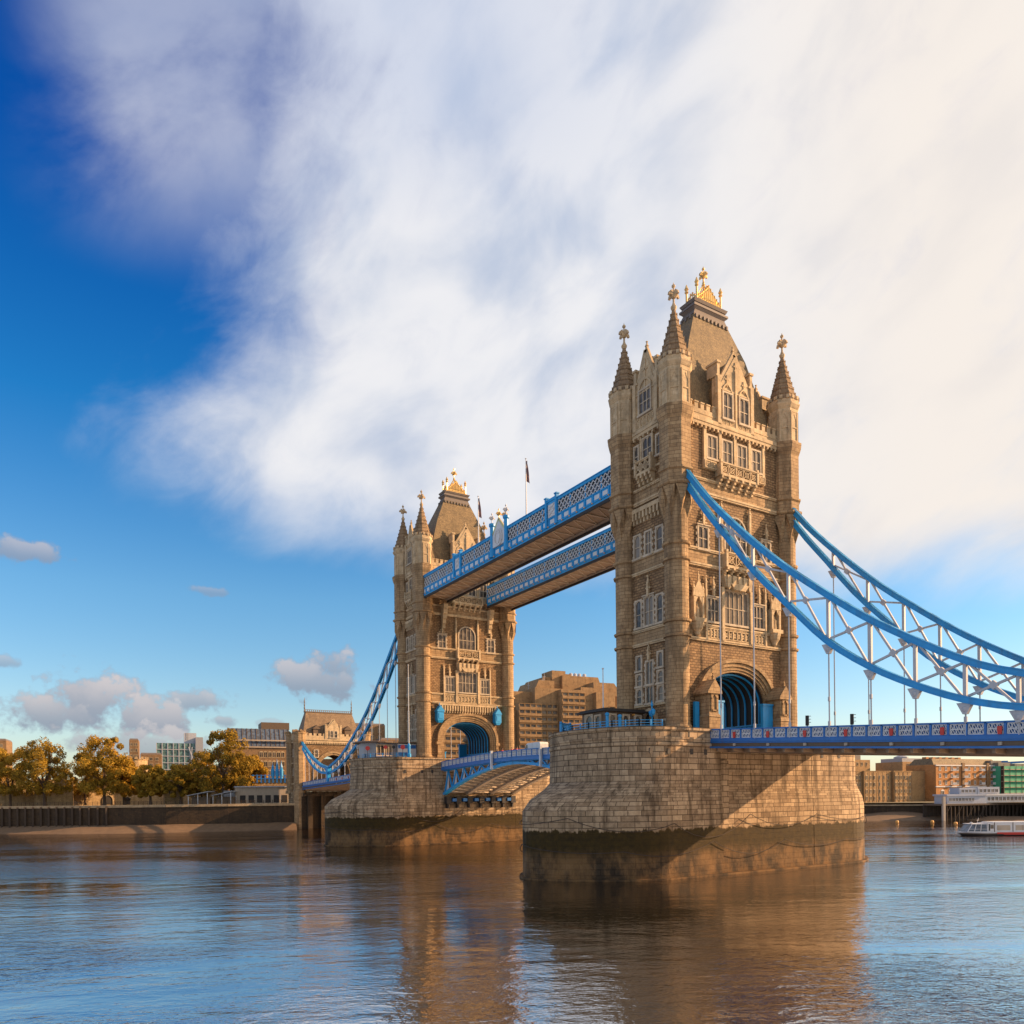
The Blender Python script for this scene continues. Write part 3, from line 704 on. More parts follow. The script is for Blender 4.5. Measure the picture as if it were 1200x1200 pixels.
            for x in (-2.35,2.35): Wn(x,39.5,.75,2.7,1,2,quoin=False)
            for x in (-2.35,0,2.35): Wn(x,25.98,1.15,3.2,1 if x else 2,2)
            Wn(0,15.8,1.75,4.0,2,2,hood=True)
            for x in (-2.25,2.25): Wn(x,15.8,1.1,3.8,1,2)
            for x in (-2.25,2.25): Wn(x,9.5,.9,2.0,1,1,quoin=False); Wn(x,7.25,1.0,1.6,1,2,quoin=False); Wn(x,4.7,1.0,2.0,1,2); Wn(x*1.28,.4,.8,1.4,1,1,quoin=False)
            Wn(0,7.3,1.35,3.2,2,1); Wn(0,4.6,1.35,2.3,2,1,quoin=False)
            f=MB(); f.M=F
            f.box(-3.3,3.3,-.2,.05,6.9,7.1); f.box(-3.3,3.3,-.26,.05,4.1,4.4)
            pinnacle(f,0,-.3,10.7,2.6,.36); f.box(-.5,.5,-.34,.05,11.5,11.7); pinnacle(f,0,-.3,19.9,3.2,.36); f.box(-.5,.5,-.34,.05,21.0,21.2)
            for q in (-1.25,1.25): f.box(q-.13,q+.13,-.36,.05,38.4,43.3)
            f.box(-2.9,2.9,-.25,.05,37.9,38.2)
            split('buttress',f,T,mt='trim')
            f=MB(); f.M=F
            d=1.1; f.box(-1.7,1.7,-d,.05,37.35,37.6); tracery(f,-1.6,1.6,37.6,39.3,-d+.15,3); f.box(-1.8,1.8,-d-.08,-d+.3,39.3,39.45)
            for s in (-1,1): f.box(*sorted((s*1.7,s*1.48)),-d,.05,37.6,39.3); f.cbox(s*1.6,-d+.1,37.5,.36,.36,2.3)
            for x in (-1.3,-.43,.43,1.3):
                for k in range(4): f.box(x-.18,x+.18,-d*(1-k/4.2),.05,37.35-.45*(k+1),37.35-.45*k)
            obj('balcony',f,T,mt='trim')
            f=MB(); f.M=F
            f.box(-3.2,3.2,-.5,.05,32.5,33.1)
            for i in range(9):
                x=-3.0+6*i/8; f.box(x-.17,x+.17,-.48,.05,31.5,32.5); f.box(x-.14,x+.14,-.28,.05,30.9,31.5)
            obj('corbel_table',f,T,mt='trim')
            f=MB(); f.M=F
            A=[(1.6,0)]+arc(0,1.9,1.6,1.9,12,p=1.7)+[(-1.6,0)]; B=[(1.15,0)]+arc(0,1.9,1.15,1.45,12,p=1.7)+[(-1.15,0)]
            for i in range(len(A)-1):
                q=[A[i],A[i+1],B[i+1],B[i]]; f.add([(a_,-.4,b_) for a_,b_ in q]+[(a_,.05,b_) for a_,b_ in q],[(0,1,2,3),(0,4,5,1),(2,6,7,3)])
            f.box(-1.15,1.15,-.2,.02,1.7,1.85); f.box(-.07,.07,-.2,.02,0,3.2)
            dr=obj('doorway',f,T,mt='trim'); f=MB(); f.M=F; f.prism([(-1.15,0),(1.15,0)]+arc(0,1.9,1.15,1.45,12,p=1.7),-.06,.0); obj('door_leaf',f,dr,mt='dark')
    return T
# ------------------------------------------------------------------ setting
WATER_Z=0
f=MB(); f.add([(-9000,-9000,0),(9000,-9000,0),(9000,9000,0),(-9000,9000,0)],[(0,1,2,3)])
tag(obj('water',f,mt='water'),kind='structure')
bank=[(-900,640),(-400,390),(-240,300),(-165,258),(-98,218),(-75,200),(-52,187),(-34,181),(-13,176),(40,168),(120,150),(165,112),(181,93),(200,66),(216,40),(240,5),(300,-90),(450,-300),(900,-800)]
gl=[(-8000,6000),(-8000,8500),(8500,8500),(8500,-6000)]
def sheet(pts,z): f=MB(); f.add([(x,y,z) for x,y in pts],[tuple(range(len(pts)))]); return f
far=bank+[(8500,-6000),(8500,8500),(-8000,8500),(-8000,4000)]
from mathutils.geometry import tessellate_polygon
tri=tessellate_polygon([[Vector((x,y,0)) for x,y in far]])
f=MB(); f.add([(x,y,6.2+(2.2 if x<-40 else 0)) for x,y in far],[tuple(t_) for t_ in tri]); g=f.mesh('ground',M['earth'])
for p in g.polygons:
    pass
go=obj('ground',g); tag(go,kind='structure')
# foreshore (shingle exposed at low tide): a band that slopes from the quay wall into the water
def offs(pts,d):
    r=[]
    for i,(x,y) in enumerate(pts):
        a=Vector(pts[max(i-1,0)]);b=Vector(pts[min(i+1,len(pts)-1)]);t_=(b-a).normalized(); r.append((x+t_.y*d,y-t_.x*d))
    return r
def foreshore(pts,w0,z0,seed,top=None):
    rnd=random.Random(seed); P=[]
    for i in range(len(pts)-1):
        a=Vector(pts[i]);b=Vector(pts[i+1]);n=max(2,int((b-a).length/4))
        for k in range(n): P.append(tuple(a.lerp(b,k/n)))
    P.append(pts[-1]); vs=[];fs=[];K=7; 
    for i,(x,y) in enumerate(P):
        a=Vector(P[max(i-1,0)]);b=Vector(P[min(i+1,len(P)-1)]);t_=(b-a).normalized(); n=Vector((t_.y,-t_.x)); w=w0*(1+.25*math.sin(i*.35)+.12*rnd.uniform(-1,1))
        for k in range(K):
            u=k/(K-1); z=(z0 if top is None else top(i/len(P)))*(1-u)**1.2-.5*u+rnd.uniform(-.08,.08); q=Vector((x,y))+n*(w*u-.4); vs.append((q.x,q.y,z))
    for i in range(len(P)-1):
        for k in range(K-1): fs.append((i*K+k,i*K+k+1,(i+1)*K+k+1,(i+1)*K+k))
    f=MB(); f.add(vs,fs); f.sm=True; return f
o=obj('foreshore',foreshore([(-400,390),(-240,300),(-165,258),(-98,218),(-75,200),(-52,187),(-34,181),(-13,176)],10,2.6,1),mt='sand'); tag(o,kind='structure')
o=obj('foreshore',foreshore([(165,112),(181,93),(200,66),(216,40),(240,5)],16,2.2,2,top=lambda u:1.3+1.9*math.exp(-((u-.27)/.10)**2)),mt='sand'); tag(o,kind='structure')
# quay walls
def quay(name,pts,z0,z1,label,cop=.6):
    T=empty(name,(pts[0][0],pts[0][1],0),0,label,'wall')
    f=MB(); g=MB()
    for a,b in zip(pts[:-1],pts[1:]):
        a=Vector((*a,0))-T.location;b=Vector((*b,0))-T.location
        f.beam(a+Vector((0,0,(z0+z1)/2)),b+Vector((0,0,(z0+z1)/2)),.8,z1-z0); g.beam(a+Vector((0,0,z1+cop/2)),b+Vector((0,0,z1+cop/2)),1.5,cop)
    obj('wall',f,T,mt='quay'); obj('coping',g,T,mt='coping'); return T
quay('quay_wall',[(-400,390),(-240,300),(-165,258),(-98,218),(-75,200),(-52,187),(-34,181),(-13,176)],-1,8.0,'long dark weedy quay wall with pale coping below the autumn trees',.8)
quay('quay_wall',[(30,169),(120,150),(165,112),(181,93),(200,66)],-1,5.1,'brown river wall under the tan brick warehouses on the right bank',.5)
# fender piles on the left wall
pm=MB(); pm.box(-.28,.28,-.28,.28,0,7.6); pm=pm.mesh('timber_pile',M['timber'])
def along(pts,d):
    for a,b in zip(pts[:-1],pts[1:]):
        a=Vector(a);b=Vector(b);L=(b-a).length
        if d<=L: return a.lerp(b,d/L),(b-a)/L
        d-=L
    return Vector(pts[-1]),Vector((1,0))
LB=[(-110,225),(-98,218),(-75,200),(-52,187),(-34,181)]
for i in range(18):
    p,t_=along(LB,4+i*2.75); o=obj('timber_pile',pm,None,(p.x+t_.y*.9,p.y-t_.x*.9,.8+.06*(i%3)),0); tag(o,'dark timber fender pile standing against the left quay wall','pile','timber piles along the left quay wall')
# ------------------------------------------------------------------ bridge piers
def pier_outline(hw,c,e,p,rec=0,n=22):
    L=[]
    def end(s):
        for i in range(n+1):
            a=-math.pi/2+math.pi*i/n; ca,sa=math.cos(a),math.sin(a)
            L.append((s*(c+e*abs(ca)**(2/p)), s*math.copysign(hw*abs(sa)**(2/p),sa)))
    end(1); L.append((9.6,hw)); L.append((9.6,hw-rec*.06)); L.append((-9.2,hw-rec)); L.append((-9.2,hw))
    end(-1); L.append((-9.2,-hw)); L.append((-9.2,-hw+rec)); L.append((9.6,-hw+rec*.06)); L.append((9.6,-hw))
    return L
def build_pier(y,label):
    T=empty('bridge_pier',(0,y,0),0,label,'pier','granite river piers of the bridge')
    lv=[(-1.5,11.4,19,14,1.5,.5),(8.7,11.3,19,14,1.5,.5),(10.2,11.2,18.8,12.6,1.6,.5),(11.6,11.05,18.3,9.8,1.8,.5),(12.5,11,18,8.4,2,.5),(17.0,11,18,8.2,2,.5),(17.05,11.14,18,8.34,2,.5),(17.35,11.14,18,8.34,2,.5),(17.4,11.02,18,8.22,2,.5),(17.8,11.02,18,8.22,2,.5),(17.85,11.12,18,8.34,2,.5),(18.1,11.12,18,8.34,2,.5),(18.15,11,18,8.2,2,.5),(19.0,11,18,8.2,2,.5),(19.02,11.2,18,8.4,2,.5),(19.4,11.2,18,8.4,2,.5)]
    f=MB(); vs=[];fs=[];uv=[]; outs=[pier_outline(*q[1:6]) for q in lv]; n=len(outs[0]); base=outs[1]
    per=[0]
    for i in range(n): a=base[i];b=base[(i+1)%n]; per.append(per[-1]+math.hypot(a[0]-b[0],a[1]-b[1]))
    zz=0;zs=[]; prev=None
    for q,o_ in zip(lv,outs):
        if prev: zz+=math.hypot(q[0]-prev[0],min(3,abs(q[3]-prev[3]+(q[2+1]-prev[3])*0)))
        else: zz=q[0]
        zs.append(zz); prev=q
        vs+=[(x,y_,q[0]) for x,y_ in o_]
    for i in range(len(lv)-1):
        for k in range(n):
            fs.append((i*n+k,i*n+(k+1)%n,(i+1)*n+(k+1)%n,(i+1)*n+k)); uv.append([(per[k],zs[i]),(per[k+1],zs[i]),(per[k+1],zs[i+1]),(per[k],zs[i+1])])
    fs.append(tuple((len(lv)-1)*n+k for k in range(n))); uv.append([(vs[j][0],vs[j][1]) for j in fs[-1]])
    f.add(vs,fs,uv); obj('masonry',f,T,mt='pier')
    # foundation course at the water
    g=MB(); o_=pier_outline(11.9,19.2,14.3,1.5,.0); g.extr(o_,-1.5,.25); obj('plinth',g,T,mt='pier')
    # buttress shafts on the flat faces, ledge
    for sy in (-1,1):
        g=MB()
        for x in (-8.4,): g.box(x-.75,x+.75,*sorted((sy*10.4,sy*10.95)),-1,15.2)
        g.box(-9.1,9.5,*sorted((sy*10.4,sy*10.85)),13.6,14.0)
        obj('pilaster',g,T,mt='pier')
    # weep holes
    g=MB()
    for x in (-12,-14.5,-18.5,-21.5,12,16): g.box(x-.25,x+.25,-11.06,-10.9,15.9,16.6)
    split('drain_opening',g,T,mt='dark')
    # hanging mooring chains along the waterline band
    ol=[(a*1.012,b*1.02) for a,b in pier_outline(11.38,19,14,1.5)][::-1]
    idx=[p for p in ol]; seg=idx
    L=0; acc=[0]
    for i in range(len(seg)): a=seg[i];b=seg[(i+1)%len(seg)]; acc.append(acc[-1]+math.hypot(a[0]-b[0],a[1]-b[1]))
    tot=acc[-1]
    def at(d):
        d%=tot
        for i in range(len(seg)):
            if acc[i+1]>=d:
                a=seg[i];b=seg[(i+1)%len(seg)]; u=(d-acc[i])/max(1e-6,acc[i+1]-acc[i]); return a[0]+(b[0]-a[0])*u,a[1]+(b[1]-a[1])*u
        return seg[0]
    ch=[]
    N=11
    for i in range(N):
        for zt,sag,off in ((7.6,2.2,0),(4.2,1.6,.5)):
            d0=tot*(i+off)/N; pts=[]
            for k in range(9):
                u=k/8; x,yy=at(d0+u*tot/N); pts.append((x,yy,zt+.5*math.sin(i*2.3)-sag*(.7+.4*math.sin(i*1.7+off*3))*4*u*(1-u)+.5*(math.sin(i*2.3+2.3)-math.sin(i*2.3))*u))
            g=MB(); g.tube(pts,.05,5); ch.append(obj('mooring_chain',g,T,mt='rope'))
    return T
build_pier(0,'nearer granite bridge pier at centre right, dark weed line above the water')
build_pier(82.3,'farther granite bridge pier left of centre, under the smaller-looking tower')
build_tower((0,0,PT),0,'nearer tall stone bridge tower with four turret spires and gilded roof crown, right of centre')
tw=[o for o in col.objects if o.name=='bridge_tower'][0]
t2_=copy_tree(tw); t2_.location=(0,82.3,PT); t2_.rotation_euler=(0,0,math.pi); t2_['label']='farther stone bridge tower left of centre, two blue boxes beside its arch'
# ------------------------------------------------------------------ high level walkways
def walkway(x0,x1,label,crest):
    y0,y1=6.4,75.9; z0,z1=56.55,61.0
    T=empty('high_walkway',((x0+x1)/2,41.15,z0),0,label,'walkway','high level walkways between the towers')
    hw=(x1-x0)/2; h=(y1-y0)/2; H=z1-z0
    f=MB(); f.box(-hw+.3,hw-.3,-h,h,.0,.25); obj('floor',f,T,mt='soffit')
    f=MB()
    n=22
    for i in range(n):
        a=-h+2*h*i/n;b=-h+2*h*(i+1)/n
        f.box(-hw+.35,hw-.35,a-.1,a+.1,-.22,-.01); f.beam((-hw+.4,a,-.1),(hw-.4,b,-.1),.12,.12); 
    for s in (-1,1): f.box(*sorted((s*(hw-.5),s*(hw-.2))),-h,h,-.3,-.01)
    obj('floor_beams',f,T,mt='beige')
    for s in (-1,1):
        f=MB(); f.box(-.14,.14,-h,h,-.25,.15); f.box(-.1,.1,-h,h,.15,1.45); f.box(-.2,.2,-h,h,1.45,1.62); f.box(-.26,.26,-h,h,.12,.24)
        np_=34
        for i in range(np_+1): y=-h+2*h*i/np_; f.box(-.2,.2,y-.09,y+.09,.24,1.45)
        lg=obj('lower_girder',f,T,(s*hw,0,0),mt='blue')
        f=MB(); f.box(-.16,.16,-h,h,-.75,-.26); obj('girder_flange',f,lg,mt='dark')
        f=MB()
        for i in range(np_):
            y=-h+2*h*(i+.5)/np_; f.box(-.13,.13,y-.6,y+.6,.5,1.2)
        split('white_panel',f,lg,mt='white')
        f=MB(); 
        for i in range(np_+1): y=-h+2*h*i/np_; f.lathe([(.02,-.0),(.13,.05),(.13,.2),(.02,.25)],6,s*.3,y)
        split('lamp',f,lg,mt='amber')
        f=MB(); f.box(-.22,.22,-h,h,H-.55,H-.12); f.box(-.34,.34,-h,h,H-.12,H)
        for i in range(0,np_+1,2): y=-h+2*h*i/np_; f.box(-.06,.06,y-.09,y+.09,1.62,H-.5)
        obj('upper_rail',f,T,(s*hw,0,0),mt='blue')
        f=MB(); W=2*h/np_
        for i in range(np_):
            a=-h+W*i;
            for q in (0,.5):
                b=a+W*q
                f.beam((0,b,1.62),(0,b+W,H-.55),.12,.14,(1,0,0)); f.beam((0,b+W,1.62),(0,b,H-.55),.16,.14,(1,0,0))
        obj('lattice',f,T,(s*hw,0,0),mt='white')
    f=MB(); f.box(-hw+.5,hw-.5,-h,h,H-.5,H-.3); f.frus((hw-.3,h),(1.0,h),H-.3,H+.15); obj('roof',f,T,mt='lead')
    f=MB(); f.box(-hw+.6,hw-.6,-h,h,1.7,H-.6); obj('glazing',f,T,mt='bglass')
    # pierced panel posts and the central crest on the outer side
    s=-1
    for y in ((-17.3,17.3) if crest else ()):
        f=MB()
        for q in (-1.5,1.5): f.cbox(s*(hw+.15),y+q,.1,.5,.55,H+.5); f.cbox(s*(hw+.15),y+q,H+.6,.7,.75,.2)
        f.cbox(s*(hw+.05),y,H-.1,.4,3.0,.5); p=obj('panel_post',f,T,mt='blue')
        f=MB(); f.cbox(s*(hw+.12),y,1.7,.12,2.1,H-2.0); 
        for z in (2.0,2.9): f.beam((s*(hw+.22),y-.8,z),(s*(hw+.22),y+.8,z+.8),.1,.15,(1,0,0)); f.beam((s*(hw+.22),y+.8,z),(s*(hw+.22),y-.8,z+.8),.1,.15,(1,0,0))
        obj('white_panel',f,p,mt='white')
    if crest:
        f=MB()
        for q in (-2.6,2.6): f.lathe([(.55,0),(.55,1.6),(.42,1.8),(.42,H+1.4),(.62,H+1.6),(.62,H+2.0),(.5,H+2.1)],8,s*(hw+.3),q)
        c_=split('crest_column',f,T,mt='blue')[0]
        f=MB(); 
        for q in (-2.6,2.6): cross_finial(f,s*(hw+.3),q,H+2.0,2.3,math.pi/2)
        split('finial',f,c_,mt='white')
        f=MB(); f.M=Matrix.Translation((s*(hw+.3),0,0))@Matrix.Rotation(math.pi/2,4,'Z')
        f.prism([(-2.2,1.7),(2.2,1.7),(2.2,H-.2),(0,H+2.2),(-2.2,H-.2)],-.12,.12)
        r=[(1.35*math.cos(a_*math.pi/6),3.2+1.5*math.sin(a_*math.pi/6)) for a_ in range(12)]
        for a_ in range(12): f.beam((r[a_][0],-.2,r[a_][1]),(r[(a_+1)%12][0],-.2,r[(a_+1)%12][1]),.25,.2,(0,1,0)); f.beam((r[a_][0],.2,r[a_][1]),(r[(a_+1)%12][0],.2,r[(a_+1)%12][1]),.25,.2,(0,1,0))
        f.prism([(-.7,3.9),(-.7,3.0),(0,2.0),(.7,3.0),(.7,3.9)],-.3,.3); f.prism([(-.5,4.0),(.5,4.0),(.7,4.6),(.25,4.3),(0,4.8),(-.25,4.3),(-.7,4.6)],-.25,.25)
        cr=obj('crest_panel',f,T,mt='white')
        f=MB(); f.M=Matrix.Translation((s*(hw+.3),0,0))@Matrix.Rotation(math.pi/2,4,'Z')
        f.beam((-2.3,0,H-.3),(0,0,H+2.3),.45,.25,(0,1,0)); f.beam((2.3,0,H-.3),(0,0,H+2.3),.45,.25,(0,1,0)); f.M=Matrix.Identity(4)
        cross_finial(f,s*(hw+.3),0,H+2.1,2.2,math.pi/2)
        obj('gilt_gable',f,cr,mt='gold')
    return T
walkway(-11.7,-5.4,'nearer blue and white high walkway with central crest, between the two towers',True)
walkway(5.4,11.7,'farther blue and white high walkway behind, appearing below the crested one',False)
def flagpole(loc,h,label,fl=True,base=False,lat=None):
    T=empty('flagpole',loc,0,label,'flagpole')
    f=MB(); f.tube([(0,0,0),(0,0,h)],[.13,.06],8); f.lathe([(.04,h),(.18,h+.15),(.04,h+.3)],8); obj('pole',f,T,mt='white')
    if base: f=MB(); f.lathe([(.5,0),(.5,.8),(.32,1.0),(.32,2.6),(.42,2.7),(.2,3.2)],8); obj('base',f,T,mt='blue')
    if fl:
        f=MB(); n=10; vs=[];fs=[]
        for i in range(n+1):
            z=h-.2-3.6*i/n; w_=.25+.55*(i/n)**1.5; 
            for k in range(5): vs.append((.08+w_*k/4,.16*math.sin(k*2.2+i*.5)*(1 if k else 0),z-.12*k*(i/n)))
        for i in range(n):
            for k in range(4): fs.append((i*5+k,i*5+k+1,(i+1)*5+k+1,(i+1)*5+k))
        f.add(vs,fs); o=obj('flag',f,T,mt='flag'); md=o.modifiers.new('thickness','SOLIDIFY'); md.thickness=.02
    return T
M['flag']=plain('limp flag cloth',(.22,.13,.13),.85,.5,2.5)
flagpole((-11.2,32.8,60.9),10.6,'tall flagpole with limp furled flag on the walkway nearer the right tower')
flagpole((-11.2,50.5,60.9),9.8,'tall flagpole with furled flag on the walkway in front of the far tower roof')
# ------------------------------------------------------------------ suspension decks
PANW=1.72
pf=MB(); PH=1.0
for i in range(3):
    a=-.68+i*.453
    pf.beam((0,a,.0),(0,a+.453,PH),.06,.07,(1,0,0)); pf.beam((0,a+.453,0),(0,a,PH),.06,.07,(1,0,0))
    pf.beam((0,a,.5),(0,a+.227,PH),.06,.05,(1,0,0)); pf.beam((0,a+.227,0),(0,a+.453,.5),.06,.05,(1,0,0))
pf.box(-.04,.04,-.72,.72,-.03,.06); pf.box(-.04,.04,-.72,.72,PH-.06,PH+.03); pf.box(-.04,.04,-.74,-.66,0,PH); pf.box(-.04,.04,.66,.74,0,PH); pf.box(-.04,.04,-.7,.7,.45,.55)
PANEL=pf.mesh('lattice_panel',M['white'])
def deck_z(d):   # top of rail above the water as a function of distance from the tower centre
    return 19.35-.058*(d-10.6) if d<48 else 17.18-.030*(d-48)
def rail_run(f,pts,x,h=1.35):
    for a,b in zip(pts[:-1],pts[1:]):
        f.beam((x,a[0],a[1]-.09),(x,b[0],b[1]-.09),.34,.18,(0,0,1)); f.beam((x,a[0],a[1]-h+.02),(x,b[0],b[1]-h+.02),.3,.22)
        f.beam((x+(.10 if x<0 else -.10),a[0],a[1]-h/2),(x+(.10 if x<0 else -.10),b[0],b[1]-h/2),.03,h-.2)
def sdeck(sg,y0c,d0,d1,label,vis):
    T=empty('suspended_deck',(0,y0c,0),0,label,'bridge deck','side span roadways hung from the chains')
    ds=[d0+(d1-d0)*i/20 for i in range(21)]; P=[(sg*d,deck_z(d)) for d in ds]
    f=MB()
    for a,b in zip(P[:-1],P[1:]): f.beam((0,a[0],a[1]-1.5),(0,b[0],b[1]-1.5),21.2,.25)
    obj('roadway',f,T,mt='tarmac')
    for s in (-1,1):
        x=s*10.9
        f=MB(); rail_run(f,P,x); n=int((d1-d0)/PANW)
        for i in range(n+1):
            d=d0+i*PANW; z=deck_z(d); f.box(x-.17,x+.17,sg*d-.11,sg*d+.11,z-1.4,z-.1)
        par=obj('parapet',f,T,mt='dblue')
        nv=min(n,vis) if s==-1 else 0
        for i in range(nv):
            d=d0+(i+.5)*PANW; z=deck_z(d); o=obj('lattice_panel',PANEL,par,(x-.06,sg*d,z-1.19)); o.rotation_euler=(math.atan(-.05*sg)*1,0,0)
        if s==-1:
            k=0; d=d0+2.6*PANW*0+4.2
            while d<min(d1,62):
                z=deck_z(d); f=MB(); f.prism([(-.16,0),(.16,0),(.2,.42),(.2,.75),(-.2,.75),(-.2,.42)],-.05,.05); me=f.mesh('red_shield',M['red'])
                o=obj('red_shield',me,par,(x-.24,sg*d,z-1.22),-math.pi/2)
                d+=5.25
        f=MB()
        for a,b in zip(P[:-1],P[1:]):
            f.beam((x,a[0],a[1]-1.5),(x,b[0],b[1]-1.5),.5,.34); f.beam((x,a[0],a[1]-1.76),(x,b[0],b[1]-1.76),.36,.2); f.beam((x-s*.1,a[0],a[1]-2.1),(x-s*.1,b[0],b[1]-2.1),.14,.5)
            f.beam((x,a[0],a[1]-2.42),(x,b[0],b[1]-2.42),.6,.2)
        g=obj('edge_girder',f,T,mt='dblue')
        f=MB()
        for a,b in zip(P[:-1],P[1:]): f.beam((x+s*.02,a[0],a[1]-2.09),(x+s*.02,b[0],b[1]-2.09),.12,.44)
        obj('girder_web',f,g,mt='cabin')
        f=MB(); d=d0+4.2
        while d<min(d1,62): z=deck_z(d); f.cbox(x+s*.14,sg*d,z-2.24,.3,.34,.32); d+=5.25
        split('bearing_block',f,g,mt='amber' if False else 'beige')
    f=MB(); d=d0+.8
    while d<d1:
        z=deck_z(d); f.box(-10.5,10.5,sg*d-.15,sg*d+.15,z-2.95,z-1.7); d+=2.62
    for x in (-8.5,-5.1,-1.7,1.7,5.1,8.5):
        for a,b in zip(P[:-1],P[1:]): f.beam((x,a[0],a[1]-2.4),(x,b[0],b[1]-2.4),.3,1.3)
    obj('cross_girder',f,T,mt='soffit')
    return T
sdeck(-1,0,10.9,97,'blue-railed side span deck running right from the nearer pier under the chains',27)
sdeck(1,82.3,10.9,93.2,'distant blue-railed side span deck on the left, from far pier to the bank gatehouse',48)
# ------------------------------------------------------------------ chains
def interp(T_,d):
    for a,b in zip(T_[:-1],T_[1:]):
        if a[0]<=d<=b[0]: u=(d-a[0])/(b[0]-a[0]); return a[1]+(b[1]-a[1])*u
    return T_[-1][1] if d>T_[-1][0] else T_[0][1]
def smooth_tab(T_,step):
    # Catmull-Rom resample
    out=[];n=len(T_)
    for i in range(n-1):
        p0=T_[max(i-1,0)];p1=T_[i];p2=T_[i+1];p3=T_[min(i+2,n-1)]
        k=max(1,int((p2[0]-p1[0])/step))
        for j in range(k):
            t_=j/k; d=p1[0]+(p2[0]-p1[0])*t_; m1=(p2[1]-p0[1])/(p2[0]-p0[0]);m2=(p3[1]-p1[1])/(p3[0]-p1[0]);h_=p2[0]-p1[0]
            z=(2*t_**3-3*t_**2+1)*p1[1]+(t_**3-2*t_**2+t_)*h_*m1+(-2*t_**3+3*t_**2)*p2[1]+(t_**3-t_**2)*h_*m2; out.append((d,z))
    out.append(T_[-1]); return out
UP_S=[(5.9,55.7),(10.3,50.0),(16.4,43.5),(21.9,38.3),(27.8,33.5),(32.7,29.8),(37.5,26.7),(42.3,23.9),(46.3,22.1),(52,20.6),(60,19.2),(67.5,18.6)]
LO_S=[(5.9,54.2),(10.2,48.2),(13.4,44.2),(17.8,38.6),(23.3,32.8),(28.1,28.0),(33.3,24.3),(38.2,21.7),(43,19.7),(47.7,18.5),(55,17.6),(62,17.5),(67.5,17.9)]
UP_N=[(7.5,55.0),(13.2,50.2),(27.3,38.5),(36,32.5),(44,28.2),(55,23),(67.2,19.8)]
LO_N=[(7.5,53.4),(13.5,45.2),(27.5,33.2),(36,28.),(44,24.4),(55,20.2),(61,18.8),(67.2,18.2)]
BK_U=[(67.2,19.8),(75.3,21.2),(85.3,24.6),(95.5,29.6)]
BK_L=[(67.2,18.2),(75.3,18.9),(85.3,22.1),(94.5,27.6)]
